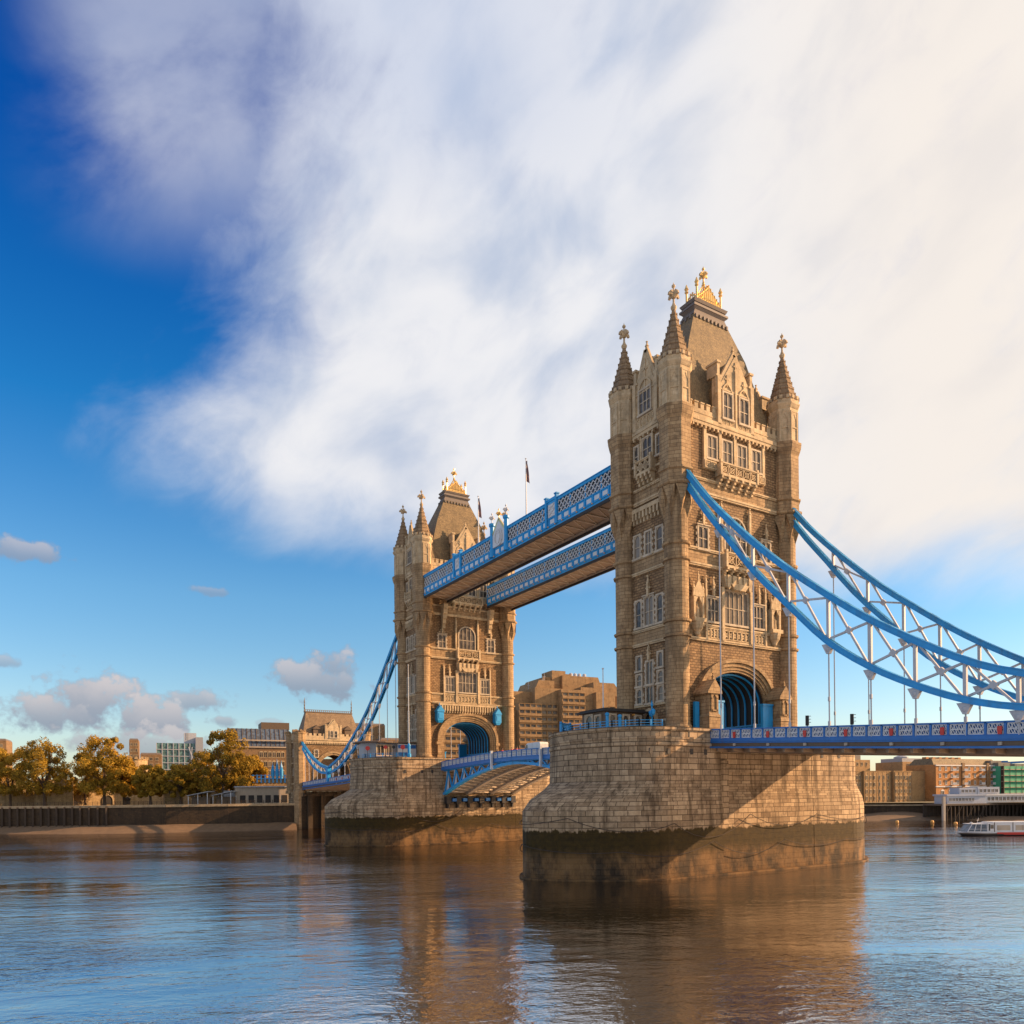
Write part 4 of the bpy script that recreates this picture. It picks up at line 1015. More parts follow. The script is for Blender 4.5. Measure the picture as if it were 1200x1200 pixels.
def chain(x,y0c,sg,U,Lw,label,hang,back=None):
    T=empty('suspension_chain',(x,y0c,0),0,label,'suspension chain','suspension chains of the side spans')
    U=[(d,z+.0) for d,z in U]
    us=smooth_tab(U,1.5); ls=smooth_tab(Lw,1.5)
    def chord(tab,w,h,nm,m='blue'):
        f=MB()
        P=[(0,sg*d,z) for d,z in tab]; vs=[];fs=[]
        # box girder with projecting flanges, mitred at every station
        for part in ((w*.78,h,0),(w,h*.16,h*.42),(w,h*.16,-h*.42)):
            ww,hh,zo=part; o0=len(vs)
            for i,p in enumerate(P):
                a=Vector(P[max(i-1,0)]);b=Vector(P[min(i+1,len(P)-1)]);t_=(b-a).normalized();nn=Vector((1,0,0)).cross(t_); nn.normalize(); 
                if nn.z<0: nn=-nn
                c_=Vector(p)+nn*zo
                for sx,sz in ((-1,-1),(1,-1),(1,1),(-1,1)): vs.append(c_+Vector((sx*ww/2,0,0))+nn*(sz*hh/2))
            for i in range(len(P)-1):
                for k in range(4): fs.append((o0+i*4+k,o0+i*4+(k+1)%4,o0+(i+1)*4+(k+1)%4,o0+(i+1)*4+k))
            fs+=[(o0,o0+1,o0+2,o0+3),tuple(o0+(len(P)-1)*4+k for k in (3,2,1,0))]
        f.add(vs,fs); return obj(nm,f,T,mt=m)
    chord(us,.7,.68,'upper_chord'); chord(ls,.7,.66,'lower_chord')
    if back:
        chord(smooth_tab(back[0],1.5),.75,.85,'upper_chord'); chord(smooth_tab(back[1],1.5),.7,.66,'lower_chord')
        f=MB(); pd_=back[0][0][0]; f.M=Matrix.Translation((0,sg*pd_,19.0))@Matrix.Rotation(math.pi/2,4,'Y'); f.lathe([(1.2,-.6),(1.2,.6)],14,capb=True); f.M=Matrix.Identity(4)
        f.box(-.5,.5,sg*pd_-.7,sg*pd_+.7,15.5,18.2); obj('link_pin',f,T,mt='blue')
    def node(d):
        zu=interp(us,d);zl=interp(ls,d)
        f=MB(); f.box(-.16,.16,sg*d-.16,sg*d+.16,zl+.2,zu-.3); obj('strut',f,T,mt='rod')
        zr=deck_z(d)-1.3
        f=MB(); f.tube([(0,sg*d,zl-1.3),(0,sg*d,zr)],.085,6); f.lathe([(.085,zr+4),(.14,zr+4.05),(.14,zr+4.5),(.085,zr+4.55)],6,0,sg*d); f.lathe([(.16,zr+1.2),(.16,zr+1.8)],6,0,sg*d)
        hgr=obj('hanger',f,T,mt='rod')
        f=MB(); f.M=Matrix.Translation((0,sg*d,zl))@Matrix.Rotation(math.pi/2,4,'Z')
        f.prism([(-.75,-.3),(-.18,-1.4),(.18,-1.4),(.75,-.3)],-.22,.22); f.lathe([(.28,-1.15),(.34,-1.0),(.34,-.75),(.2,-.6)],8); obj('bracket',f,hgr,mt='rod')
        return zu,zl
    prev=None
    for d in hang:
        zu,zl=node(d)
        if prev:
            pd,pu,pl=prev
            f=MB(); f.beam((-.02,sg*(pd+.25),pu-.3),(-.02,sg*(d-.25),zl+.3),.22,.24,(1,0,0)); f.beam((.02,sg*(pd+.25),pl+.3),(.02,sg*(d-.25),zu-.3),.22,.24,(1,0,0))
            # small plate where the braces cross
            A=(pd,pu,pl)
            tt=(pu-pl)/((pu-pl)+(zu-zl)); yy=sg*(pd+(d-pd)*tt); zz=pu+(zl-pu)*tt
            f.M=Matrix.Translation((0,yy,zz))@Matrix.Rotation(math.pi/2,4,'Z'); f.prism([(-.45,0),(0,-.45),(.45,0),(0,.45)],-.17,.17)
            obj('cross_brace',f,T,mt='rod')
        prev=(d,zu,zl)
    if back:
        bu=smooth_tab(back[0],1.5);bl=smooth_tab(back[1],1.5); pr=None
        for i in range(6):
            d=back[0][0][0]+2.4+i*4.4; zu=interp(bu,d);zl=interp(bl,d); f=MB(); f.box(-.13,.13,sg*d-.13,sg*d+.13,zl+.2,zu-.2)
            if pr: f.beam((0,sg*pr[0],pr[1]),(0,sg*d,zl),.16,.16,(1,0,0)); f.beam((0,sg*pr[0],pr[2]),(0,sg*d,zu),.16,.16,(1,0,0))
            obj('strut',f,T,mt='rod'); pr=(d,zu,zl)
            f=MB(); f.tube([(0,sg*d,zl-.4),(0,sg*d,deck_z(d)-1.3)],.08,6); obj('hanger',f,T,mt='rod')
    return T
HG=[12.1,17.6,22.85,28.2,33.3,38.2,43.1,47.8,53,58,63]
def shp(tab,yc,sg,k):    # keep the catenary's place when its plane is moved outwards
    return [(sg*(-82.38+(yc+sg*d+82.38)*k-yc),11+(z-11)*k) for d,z in tab]
def shd(L_,yc,sg,k): return [q[0] for q in shp([(d,0) for d in L_],yc,sg,k)]
KN,KF=.9894,1.0083
chain(-11.0,0,-1,shp(UP_S,0,-1,KN),shp(LO_S,0,-1,KN),'blue chain nearest the camera, descending right from the left turret of the near tower',shd(HG,0,-1,KN))
chain(11.0,0,-1,shp(UP_S,0,-1,KF),shp(LO_S,0,-1,KF),'blue chain behind the nearest one, starting at the right turret of the near tower',shd([14.5,19.75,24.8,29.5,34.2,39,44,49,54,59,64],0,-1,KF))
HN=[13.5,19,24.5,30,35.5,41,46.5,52,57.5,63]
chain(-11.0,82.3,1,shp(UP_N,82.3,1,KN),shp(LO_N,82.3,1,KN),'distant blue chain sagging left from far tower to bank gatehouse, in front of its twin',[h for h in shd(HN,82.3,1,KN)],(shp(BK_U,82.3,1,KN),shp(BK_L,82.3,1,KN)))
chain(11.0,82.3,1,UP_N,LO_N,'distant blue chain of the left span, hidden behind its twin and the far pier cabin',HN,(BK_U,BK_L))
# ------------------------------------------------------------------ bascules
def btop(y):  # rail top along the bascule span (world y)
    u=(y-41.15)/30.0; return 19.45-.95*abs(u)**1.8
def leaf_(loc_y,sg,label):
    T=empty('bascule_leaf',(0,loc_y,0),0,label,'bascule','opening bascule leaves of the centre span')
    N=16; L=30.1; ys=[L*i/N for i in range(N+1)]; T0=[btop(loc_y+sg*y) for y in ys]
    low=[]
    for y in ys:
        u=y/L; low.append(11.2+ (17.0-11.2)*(1-(1-u)**1.75))
    f=MB()
    for i in range(N): f.beam((0,sg*ys[i],T0[i]-1.5),(0,sg*ys[i+1],T0[i+1]-1.5),16.4,.3)
    obj('roadway',f,T,mt='tarmac')
    for x in (-9.6,9.6):
        f=MB(); rail_run(f,[(sg*y,z) for y,z in zip(ys,T0)],x)
        n=17
        for i in range(n+1): y=L*i/n; z=btop(loc_y+sg*y); f.box(x-.17,x+.17,sg*y-.11,sg*y+.11,z-1.4,z-.1)
        for i in range(N): f.beam((x,sg*ys[i],T0[i]-1.75),(x,sg*ys[i+1],T0[i+1]-1.75),.5,.55); 
        p=obj('parapet',f,T,mt='dblue')
        if x<0:
            for i in range(n):
                y=L*(i+.5)/n; o=obj('lattice_panel',BPAN,p,(x-.06,sg*y,btop(loc_y+sg*y)-1.19)); o.rotation_euler=(math.atan2(btop(loc_y+sg*y+.5)-btop(loc_y+sg*y-.5),1),0,0)
    for j,x in enumerate((-9.0,-3.1,3.1,9.0)):
        f=MB()
        for i in range(N):
            f.beam((x,sg*ys[i],low[i]),(x,sg*ys[i+1],low[i+1]),.95,.5); f.beam((x,sg*ys[i],T0[i]-2.0),(x,sg*ys[i+1],T0[i+1]-2.0),.5,.4)
        for i in range(0,N,1):
            zt=T0[i]-2.1
            if zt-low[i]>.5: 
                if i%2==0: f.beam((x,sg*ys[i],low[i]),(x,sg*ys[min(i+1,N)],T0[min(i+1,N)]-2.1),.25,.3)
                else: f.beam((x,sg*ys[i],T0[i]-2.1),(x,sg*ys[min(i+1,N)],low[min(i+1,N)]),.25,.3)
        g=obj('main_girder',f,T,mt='blue' if j==0 else 'beige')
        if j==0:
            f=MB()
            for i in range(0,N-3,2):
                yc=sg*(ys[i]+ys[i+1])/2+sg*.1; zt=T0[i]-2.1; zb=(low[i]+low[i+1])/2+.3
                if zt-zb>.4: f.box(x+.2,x+.3,yc-.55,yc+.55,zb,zt)
            split('stiffener_panel',f,g,mt='white')
    f=MB()
    for i in range(0,N+1):
        f.box(-8.6,8.6,sg*ys[i]-.12,sg*ys[i]+.12,low[i]+.2,min(low[i]+.75,T0[i]-1.7)); f.box(-8.6,8.6,sg*ys[i]-.12,sg*ys[i]+.12,T0[i]-2.3,T0[i]-1.7)
        if i<N:
            for (a,b) in ((-8.6,-3.4),(-2.7,2.7),(3.4,8.6)):
                f.beam((a,sg*ys[i],low[i]+.15),(b,sg*ys[i+1],low[i+1]+.15),.15,.2); f.beam((b,sg*ys[i],low[i]+.15),(a,sg*ys[i+1],low[i+1]+.15),.15,.2)
    obj('cross_bracing',f,T,mt='beige')
    return T
BPAN=PANEL
leaf_(71.2,-1,'far bascule leaf rising from the farther pier with blue arched side truss')
leaf_(11.1,1,'near bascule leaf, mostly hidden behind the nearer pier')
def rams(y,sg,label):
    T=empty('buffer_gear',(0,y,0),0,label,'machinery')
    f=MB(); f.box(-9.2,9.2,*sorted((0,sg*.5)),9.4,10.3)
    for x in (-8.5,-6,-3.1,0,3.1,6,8.5): f.box(x-.6,x+.6,*sorted((0,sg*1.4)),9.0,10.6); f.box(x-.2,x+.2,*sorted((0,sg*1.0)),8.0,9.0)
    obj('housing',f,T,mt='dark'); f=MB()
    for x in (-7.2,-4.5,-1.5,1.5,4.5,7.2): f.box(x-.5,x+.5,*sorted((sg*.5,sg*1.6)),9.5,10.2)
    split('ram',f,T,mt='dblue')
rams(82.3-10.9,-1,'dark blue buffer gear under the bascule girders on the far pier face')
# two pale posts on the bascule rail
pst=MB(); pst.box(-.2,.2,-.2,.2,0,3.3); pst.cbox(0,0,3.3,.5,.5,.15); pst.cbox(0,0,-.15,.5,.5,.15)
pst=pst.mesh('rail_post',M['white'])
for y,lb in ((48.0,'pale post fixed outside the bascule rail, nearer the far tower arch'),(30.5,'pale post fixed outside the bascule rail, below the white van')):
    o=obj('rail_post',pst,None,(-10.2,y,btop(y)-3.2)); tag(o,lb,'post')
# ------------------------------------------------------------------ north gatehouse (abutment tower)
def gatehouse():
    T=empty('gatehouse',(0.3,181,0),0,'stone gatehouse with steep slate roof and wide arch on the left bank','gatehouse')
    W=12.2; D_=5.0; f=MB(); Hh=30.6
    f.M=Matrix.Translation((0,-D_+5.55-5.55,0)); f.M=Matrix.Identity(4)
    sp=19.5
    def aw(y0,y1):
        g=MB(); arched_wall(g,W,y0,y1,Hh-13.0,5.9,7.2,5.3-0.0,p=2.0); return g
    g=aw(-D_,-D_+1.2); f.add([(x,y,z+13.0) for x,y,z in g.v],g.f)
    g=aw(D_-1.2,D_); f.add([(x,y,z+13.0) for x,y,z in g.v],g.f)
    for s in (-1,1): f.box(*sorted((s*W,s*7.0)),-D_+1.2,D_-1.2,12.7,Hh)
    f.box(-7.0,7.0,-D_+1.2,D_-1.2,26.0,Hh)
    obj('wall',f,T,mt='rubble')
    f=MB(); f.box(-W-.6,W+.6,-D_-.8,D_+.8,-1,12.6); obj('base',f,T,mt='pier')
    f=MB()
    for (ro,ri,y0) in ((7.2,6.5,-.35),(6.5,5.85,-.15)):
        O=[(ro,13)]+arc(0,18.3,ro,ro+1.2,20)+[(-ro,13)]; I=[(ri,13)]+arc(0,18.3,ri,ri+1.2,20)+[(-ri,13)]
        for i in range(len(O)-1):
            q=[O[i],O[i+1],I[i+1],I[i]]; f.add([(x,-D_+y0,z) for x,z in q]+[(x,-D_+.1,z) for x,z in q],[(0,1,2,3),(0,4,5,1),(2,6,7,3)])
    obj('arch_moulding',f,T,mt='ashlar')
    f=MB()
    for z,h in ((29.6,.5),(15.2,.4),(22.4,.35)): f.box(-W-.3,W+.3,-D_-.3,-D_+.02,z,z+h) if z>28 else None; f.box(-W-.3,-W+.02,-D_-.25,D_,z,z+h)
    f.box(-W-.5,W+.5,-D_-.5,-D_+.02,30.3,30.7)
    for i in range(40): x=-W+.4+(2*W-.8)*i/39; f.box(x-.15,x+.15,-D_-.4,-D_,29.0,29.6)
    obj('string_course',f,T,mt='trim')
    f=MB(); f.box(-W,W,-D_-.25,-D_+.25,30.6,31.9); f.box(-W-.25,-W+.25,-D_,D_,30.6,31.9)
    for i in range(15):
        x=-W+.3+i*1.65; 
        if abs(x)>2.6: f.box(x,x+1.0,-D_-.25,-D_+.25,31.9,32.7)
    for i in range(6): y=-D_+.3+i*1.6; f.box(-W-.25,-W+.25,y,y+1.0,31.9,32.7)
    obj('parapet',f,T,mt='trim')
    for s in (-1,1):
        for sy in (-1,1):
            f=MB(); f.lathe([(2.3,-1 if sy<0 else 12),(2.3,12.8),(1.9,13.3),(1.9,29.4),(2.2,29.9),(2.2,30.6),(1.95,30.7),(1.95,32.2),(2.2,32.6),(2.2,33.1),(1.0,33.1)],8,s*(W-.4),sy*(D_-.4),math.pi/8)
            for k in range(8):
                a=k*math.pi/4; f.cbox(s*(W-.4)+1.95*math.cos(a),sy*(D_-.4)+1.95*math.sin(a),33.1,.7,.7,.7)
            obj('turret',f,T,mt='ashlar')
    f=MB(); f.add([(-10.6,-4.4,31),(10.6,-4.4,31),(10.6,4.4,31),(-10.6,4.4,31),(-8.3,-.9,40.4),(8.3,-.9,40.4),(8.3,.9,40.4),(-8.3,.9,40.4)],[(0,1,5,4),(1,2,6,5),(2,3,7,6),(3,0,4,7),(4,5,6,7)])
    rf=obj('roof',f,T,mt='slate2')
    f=MB(); f.box(-8.5,8.5,-1.1,1.1,40.4,40.7)
    for i in range(24): f.cbox(-8.2+i*.713,0,40.7,.25,.2,.6)
    f.box(-8.3,8.3,-.1,.1,41.3,41.45)
    for s in (-1,1): f.lathe([(.35,40.4),(.18,41.4),(.3,41.9),(.16,42.3),(.26,43.0),(.1,43.4),(.22,43.9),(.03,45.6)],8,s*8.5,0)
    obj('ridge_crest',f,rf,mt='lead')
    f=MB(); f.prism([(-2.5,30.6),(2.5,30.6),(2.5,34.2),(0,37.4),(-2.5,34.2)],-D_-.4,-D_+.3)
    for s in (-1,1):
        f.beam((s*2.5,-D_-.1,34.0),(0,-D_-.1,37.6),.8,.3,(0,-1,0)); f.cbox(s*2.6,-D_,30.6,.7,.9,5.0); f.cbox(s*2.6,-D_,35.6,.9,1.1,.3)
        f.box(*sorted((s*2.4,s*2.3)),-D_,-D_+3,31,34)
    f.add([(-2.4,-D_,34.1),(2.4,-D_,34.1),(0,-D_,37.2),(-2.4,-.5,34.1),(2.4,-.5,34.1),(0,-.5,37.2)],[(0,3,5,2),(1,2,5,4)])
    g=obj('gable',f,T,mt='trim')
    for x in (-.75,.75): window(T,.0+x,-D_-.4,31.4,0,.9,2.2,1,2,quoin=False)
    for x in (-6.1,6.1): window(T,x,-D_,24.6,0,1.1,2.3,1,2)
    for x in (-5.6,5.6):
        f=MB(); f.box(x-1.1,x+1.1,-4.3,-1.5,32.8,34.6); f.frus((1.4,1.6),(.3,1.6),0,.01); f=MB(); f.box(x-1.2,x+1.2,-4.4,-1.2,32.6,34.3); f.prism([(x-1.5,34.3),(x+1.5,34.3),(x,35.7)],-4.7,-1.0); dm=obj('dormer',f,rf,mt='cabin')
    for z in (25,18.5): window(T,-W,0.6,z,-math.pi/2,.8,2.2,1,2)
    return T
gatehouse()
# carved deck support between gatehouse and shore, dark void under the side span
f=MB(); 
for x in (-9,-4.5,0,4.5,9): f.box(x-.8,x+.8,172.6,173.8,-1,11.5)
f.box(-11,11,172.8,175,11.0,12.0); f.box(-11.5,11.5,174.0,175.2,-1,11.0)
tag(obj('landing_stage',f,mt='quay'),'dark piled wall under the distant side span in front of the gatehouse','wall')
# ------------------------------------------------------------------ pier-top buildings
def lamp(loc,label,h=3.6):
    T=empty('street_lamp',loc,R(58),label,'lamp'); f=MB(); f.lathe([(.3,0),(.3,.5),(.16,.7),(.1,1.1),(.1,h)],8); f.lathe([(.1,h),(.2,h+.2),(.02,h+.9)],8)
    f.box(-1.0,1.0,-.07,.07,h-.9,h-.75); f.box(-.6,.6,-.05,.05,h-1.3,h-1.2)
    for s in (-1,1): f.beam((0,0,h-1.6),(s*.9,0,h-.8),.08,.08)
    obj('post',f,T,mt='blue')
    for s in (-1,1):
        f=MB(); f.lathe([(.08,h-1.3),(.24,h-1.05),(.28,h-.75),(.3,h-.6),(.05,h-.35)],8,s*1.0,0); obj('lantern',f,T,mt='blue')
    return T
T=empty('control_cabin',(-16.5,2.6,19.35),0,'brown flat-roofed cabin on top of the nearer pier','cabin')
f=MB(); f.box(-3.4,3.6,-2.6,2.6,0,3.0); obj('wall',f,T,mt='cabin'); f=MB(); f.box(-4.0,4.2,-3.2,3.2,3.0,3.25); f.box(-3.6,3.8,-2.8,2.8,3.25,3.45); obj('roof',f,T,mt='dark')
for (x,y,w_,h_,z,rz) in ((-2.2,-2.6,.9,1.6,.9,0),(.2,-2.6,.9,1.6,.9,0),(2.4,-2.6,.9,1.6,.9,0),(-3.4,.8,1.4,1.8,.8,-math.pi/2),(-3.4,-1.2,1.0,2.2,.2,-math.pi/2)): window(T,x,y,z,rz,w_,h_,1,1,quoin=False)
f=MB(); f.cbox(1.6,-2.75,2.6,.35,.2,.2); obj('lamp',f,T,mt='amber')
def railing(pts,label,h=1.0,group=None):
    T=empty('railing',pts[0],0,label,'railing'); o=Vector(pts[0]); f=MB(); g=MB()
    for a,b in zip(pts[:-1],pts[1:]):
        a=Vector(a)-o;b=Vector(b)-o;n=max(1,int((b-a).length/1.4))
        for z in (h,h*.66,h*.33): f.beam(a+Vector((0,0,z)),b+Vector((0,0,z)),.07,.08)
        for i in range(n+1): p=a.lerp(b,i/n); g.cbox(p.x,p.y,0,.12,.12,h+.08)
    obj('rail',f,T,mt='blue'); obj('post',g,T,mt='blue'); return T
def pier_rail_pts(y0,xs,sgn,hw=9.6,c=17.6,e=6.8):
    r=[]
    for a in xs: r.append((-(c+e*math.cos(a)),y0+hw*math.sin(a)*sgn,19.35))
    return r
railing(pier_rail_pts(0,[R(q) for q in (80,55,30,10,-12,-35,-60,-85)],1),'blue railing round the rounded end of the nearer pier top')
railing(pier_rail_pts(82.3,[R(q) for q in (80,55,30,10,-12,-35,-60,-85)],1),'blue railing round the rounded end of the farther pier top, behind red discs')
f=MB(); f.M=Matrix.Rotation(R(20),4,'Z'); f.box(-1.2,1.2,-.12,.12,0,2.0); f.box(-1.3,1.3,-.18,.18,1.9,2.05); f.box(-1.3,-1.15,-.18,.18,0,2.2); f.box(1.15,1.3,-.18,.18,0,2.2)
o=obj('gate_screen',f,None,(-20.2,8.9,19.35),mt='blue'); tag(o,'blue panel screen at the left edge of the nearer pier top','screen')
for x,y,h,lb in ((-20.0,2.0,2.6,'taller plain blue post in front of the brown cabin'),(-18.6,1.0,2.3,'shorter plain blue post at the right of the two near the brown cabin')):
    f=MB(); f.lathe([(.3,0),(.3,.3),(.22,.4),(.22,h-.3),(.3,h-.2),(.3,h),(.1,h+.15)],8); o=obj('mooring_post',f,None,(x,y-2.6,19.35),mt='blue'); tag(o,lb,'post')
lamp((-13.9,-2.9,19.35),'blue twin-armed lamp post on the nearer pier left of the tower base')
flagpole((-18.9,1.6,19.35),9.0,'bare white mast beside the brown cabin on the nearer pier',fl=False)
# far pier cabin
T=empty('control_cabin',(-19.0,83.0,19.35),0,'low grey cabin with wide flat roof on the farther pier','cabin')
f=MB(); f.lathe([(4.0,0),(4.0,3.6)],16,-1.5,0); f.box(-1.5,4.2,-3.8,3.8,0,3.6); obj('wall',f,T,mt='grey')
f=MB(); f.lathe([(5.4,3.6),(5.4,3.85),(5.0,4.0),(.1,4.3)],20,-1.5,0,capb=True); f.box(-1.5,6.2,-5.0,5.0,3.6,3.9); obj('roof',f,T,mt='cabin')
for (x,w_) in ((-2.2,1.6),(-.2,1.3)): window(T,x,-4.0,.8,0,w_,2.2,2,1,quoin=False)
f=MB(); f.box(1.8,6.4,-4.6,-4.45,.5,3.4); sg_=obj('sign_board',f,T,mt='white'); f=MB(); f.box(1.9,6.3,-4.66,-4.6,2.4,3.2); f.box(1.9,4.1,-4.66,-4.6,.7,1.5); split('blue_stripe',f,sg_,mt='dblue')
f=MB(); f.box(6.5,8.4,-4.4,-2,0,3.4); obj('bin_store',f,T,mt='dark')
for i,(dx_,dy_,r_,cm,lb) in enumerate(((-24.0,79.5,.5,'red','large red round signal disc, leftmost above the blue railing of the far pier'),(-21.8,74.4,.42,'red','smaller red round signal disc, middle one on the far pier end'),(-18.4,72.8,.5,'red','large red round signal disc, rightmost on the far pier end'),(-20.3,73.4,.38,'dark','small black round disc between two red discs on the far pier'))):
    T=empty('signal_disc',(dx_,dy_,19.35),R(-25),lb,'signal'); f=MB(); f.tube([(0,0,0),(0,0,2.2)],.07,6); obj('post',f,T,mt='dark')
    f=MB(); f.M=Matrix.Translation((0,-.1,2.3))@Matrix.Rotation(math.pi/2,4,'X'); f.lathe([(r_,-.06),(r_,.06)],20,capb=True); obj('disc',f,T,mt=cm)
flagpole((-16.6,73.5,19.35),20.5,'tall white mast with blue base in front of the far pier cabin',fl=False,base=True)
# ------------------------------------------------------------------ vehicles, people and signals on the bridge
def van(loc,rz):
    T=empty('van',loc,rz,'white van crossing the bascule above the blue railing','van')
    pr=[(-2.7,.45),(2.7,.45),(2.75,1.1),(2.45,1.35),(1.75,2.25),(1.3,2.45),(-2.55,2.5),(-2.72,2.2)]
    f=MB(); f.prism(pr,-.98,.98); b_=obj('body',f,T,mt='white'); md=b_.modifiers.new('b','BEVEL'); md.width=.08; md.segments=3
    f=MB(); f.prism([(1.25,1.45),(2.2,1.45),(1.7,2.1),(1.25,2.15)],-1.0,1.0); f.add([(2.42,-.85,1.42),(2.42,.85,1.42),(1.83,.75,2.2),(1.83,-.75,2.2)],[(0,1,2,3)]); obj('window',f,T,mt='glass')
    for x in (-1.7,1.7):
        for s in (-1,1):
            f=MB(); f.M=Matrix.Translation((x,s*.85,.36))@Matrix.Rotation(math.pi/2,4,'X'); f.lathe([(.2,-.12),(.36,-.12),(.36,.12),(.2,.12)],14); wh=obj('wheel',f,T,mt='dark'); f=MB(); f.M=Matrix.Translation((x,s*.85,.36))@Matrix.Rotation(math.pi/2,4,'X'); f.lathe([(.2,-.1),(.2,.1)],12,capb=True); obj('rim',f,wh,mt='grey')
    for s in (-.7,.7): f=MB(); f.box(2.7,2.78,s-.15,s+.15,.85,1.1); obj('headlight',f,T,mt='rod')
van((-7.4,36.3,btop(36.3)-1.3),R(92))
def person(loc,rz,label,jacket='red',grp=None,sc=1.0):
    T=empty('person',loc,rz,label,'person',grp)
    V=[(0,0,.95),(0,0,1.2),(0,0,1.42),(0,-.01,1.52),(0,-.02,1.64),(0,-.02,1.74),
       (.2,0,1.4),(.27,-.05,1.12),(.24,-.2,.92),(-.2,0,1.4),(-.27,.02,1.12),(-.25,-.12,.9),
       (.1,0,.9),(.12,-.1,.5),(.12,-.02,.08),(.12,-.16,.03),(-.1,0,.9),(-.12,.08,.5),(-.12,.16,.08),(-.12,.03,.03)]
    E_=[(0,1),(1,2),(2,3),(3,4),(4,5),(2,6),(6,7),(7,8),(2,9),(9,10),(10,11),(0,12),(12,13),(13,14),(14,15),(0,16),(16,17),(17,18),(18,19)]
    Rr=[.15,.14,.15,.055,.1,.075,.075,.055,.035,.075,.055,.035,.09,.07,.045,.04,.09,.07,.045,.04]
    me=bpy.data.meshes.new('body'); me.from_pydata([tuple(c_*sc for c_ in v) for v in V],E_,[]); me.materials.append(M['cloth_dark']); b_=obj('body',me,T)
    b_.modifiers.new('skin','SKIN'); 
    for i,r_ in enumerate(Rr): me.skin_vertices[0].data[i].radius=(r_*sc,r_*.8*sc)
    me.skin_vertices[0].data[0].use_root=True
    b_.modifiers.new('sub','SUBSURF').levels=1; b_.modifiers['sub'].render_levels=1
    me2=bpy.data.meshes.new('jacket'); vv=[V[i] for i in (0,1,2,6,7,9,10)]; me2.from_pydata([tuple(c_*sc for c_ in v) for v in vv],[(0,1),(1,2),(2,3),(3,4),(2,5),(5,6)],[]); me2.materials.append(M[jacket]); j=obj('jacket',me2,T); j.modifiers.new('skin','SKIN')
    for i,r_ in enumerate((.2,.19,.19,.1,.085,.1,.085)): me2.skin_vertices[0].data[i].radius=(r_*sc,r_*.85*sc)
    me2.skin_vertices[0].data[0].use_root=True; j.modifiers.new('sub','SUBSURF').levels=1; j.modifiers['sub'].render_levels=1
    f=MB(); f.sm=True; f.lathe([(.02,1.56),(.07,1.58),(.095,1.66),(.09,1.74),(.05,1.8),(.01,1.81)],10,0,-.03); obj('head',f,T,mt='skin')
    f=MB(); f.sm=True; f.lathe([(.1,1.66),(.108,1.72),(.1,1.79),(.05,1.84),(.01,1.85)],10,0,0); obj('hair',f,T,mt='dark')
    return T
for (y,x,rz,lb,jk) in ((45.6,-9.1,0,'person in red jacket walking on the bascule, leftmost of the red jackets','red'),(42.0,-9.1,.6,'person in red jacket behind the blue rail, just right of the dark-clad walker','red'),(41.2,-9.0,2.5,'person in red jacket walking close beside another red jacket','red'),(40.2,-9.1,.2,'person in red jacket just left of the white van','red'),(39.4,-9.1,1,'person in red jacket touching the left end of the white van','red'),(47.6,-9.1,3,'person in dark clothes walking at the right foot of the far tower','cloth_dark'),(67,-9.1,1.2,'person in red jacket in front of the far tower arch','red')):
    person((x,y,btop(y)-1.22),rz,lb,jk)
def tlight(loc,label):
    T=empty('traffic_light',loc,R(30),label,'traffic light'); f=MB(); f.tube([(0,0,0),(0,0,2.4)],.07,8); obj('pole',f,T,mt='dark')
    f=MB(); f.box(-.22,.22,-.18,.18,2.3,3.5); 
    for z in (2.55,2.93,3.3): f.box(-.16,.16,-.42,-.18,z+.1,z+.14)
    h=obj('housing',f,T,mt='dark')
    for z in (2.5,2.87,3.24): g=MB(); g.M=Matrix.Translation((0,-.19,z))@Matrix.Rotation(math.pi/2,4,'X'); g.lathe([(.12,0),(.02,.03)],10); obj('lens',g,h,mt='cabin')
tlight((-6.8,-28.7,deck_z(28.7)-2.0),'dark traffic light standing above the blue parapet, right of the near tower')
tlight((-7.2,-23.0,deck_z(23.0)-2.0),'dark traffic light close against the right side of the near tower base')
# ------------------------------------------------------------------ background buildings
EX=Vector((math.cos(YAW),-math.sin(YAW),0)); BK=math.atan2(EX.y,EX.x)
def blk(name,px0,px1,depth,tp,bt,label,cat,m,thick=14,skew=.42,wins=None,winm='glass'):
    """block facing the river; px = picture columns turned into metres at that depth, base and top heights in metres"""
    def P(px): X=(px-600)/889.3*depth; return Vector((-85.94,-82.38,0))+EX*X+Vector((math.sin(YAW),math.cos(YAW),0))*depth
    a=P(px0); ang=BK+skew; dv=Vector((math.cos(ang),math.sin(ang),0)); r=P(px1)-Vector((-85.94,-82.38,0)); r.z=0; o_=a-Vector((-85.94,-82.38,0))
    L=(o_.y*r.x-o_.x*r.y)/(dv.x*r.y-dv.y*r.x)
    T=empty(name,(a.x,a.y,bt),ang,label,cat)
    f=MB(); f.box(0,L,0,thick,-1,tp-bt); obj('wall',f,T,mt=m)
    return T,L,tp-bt
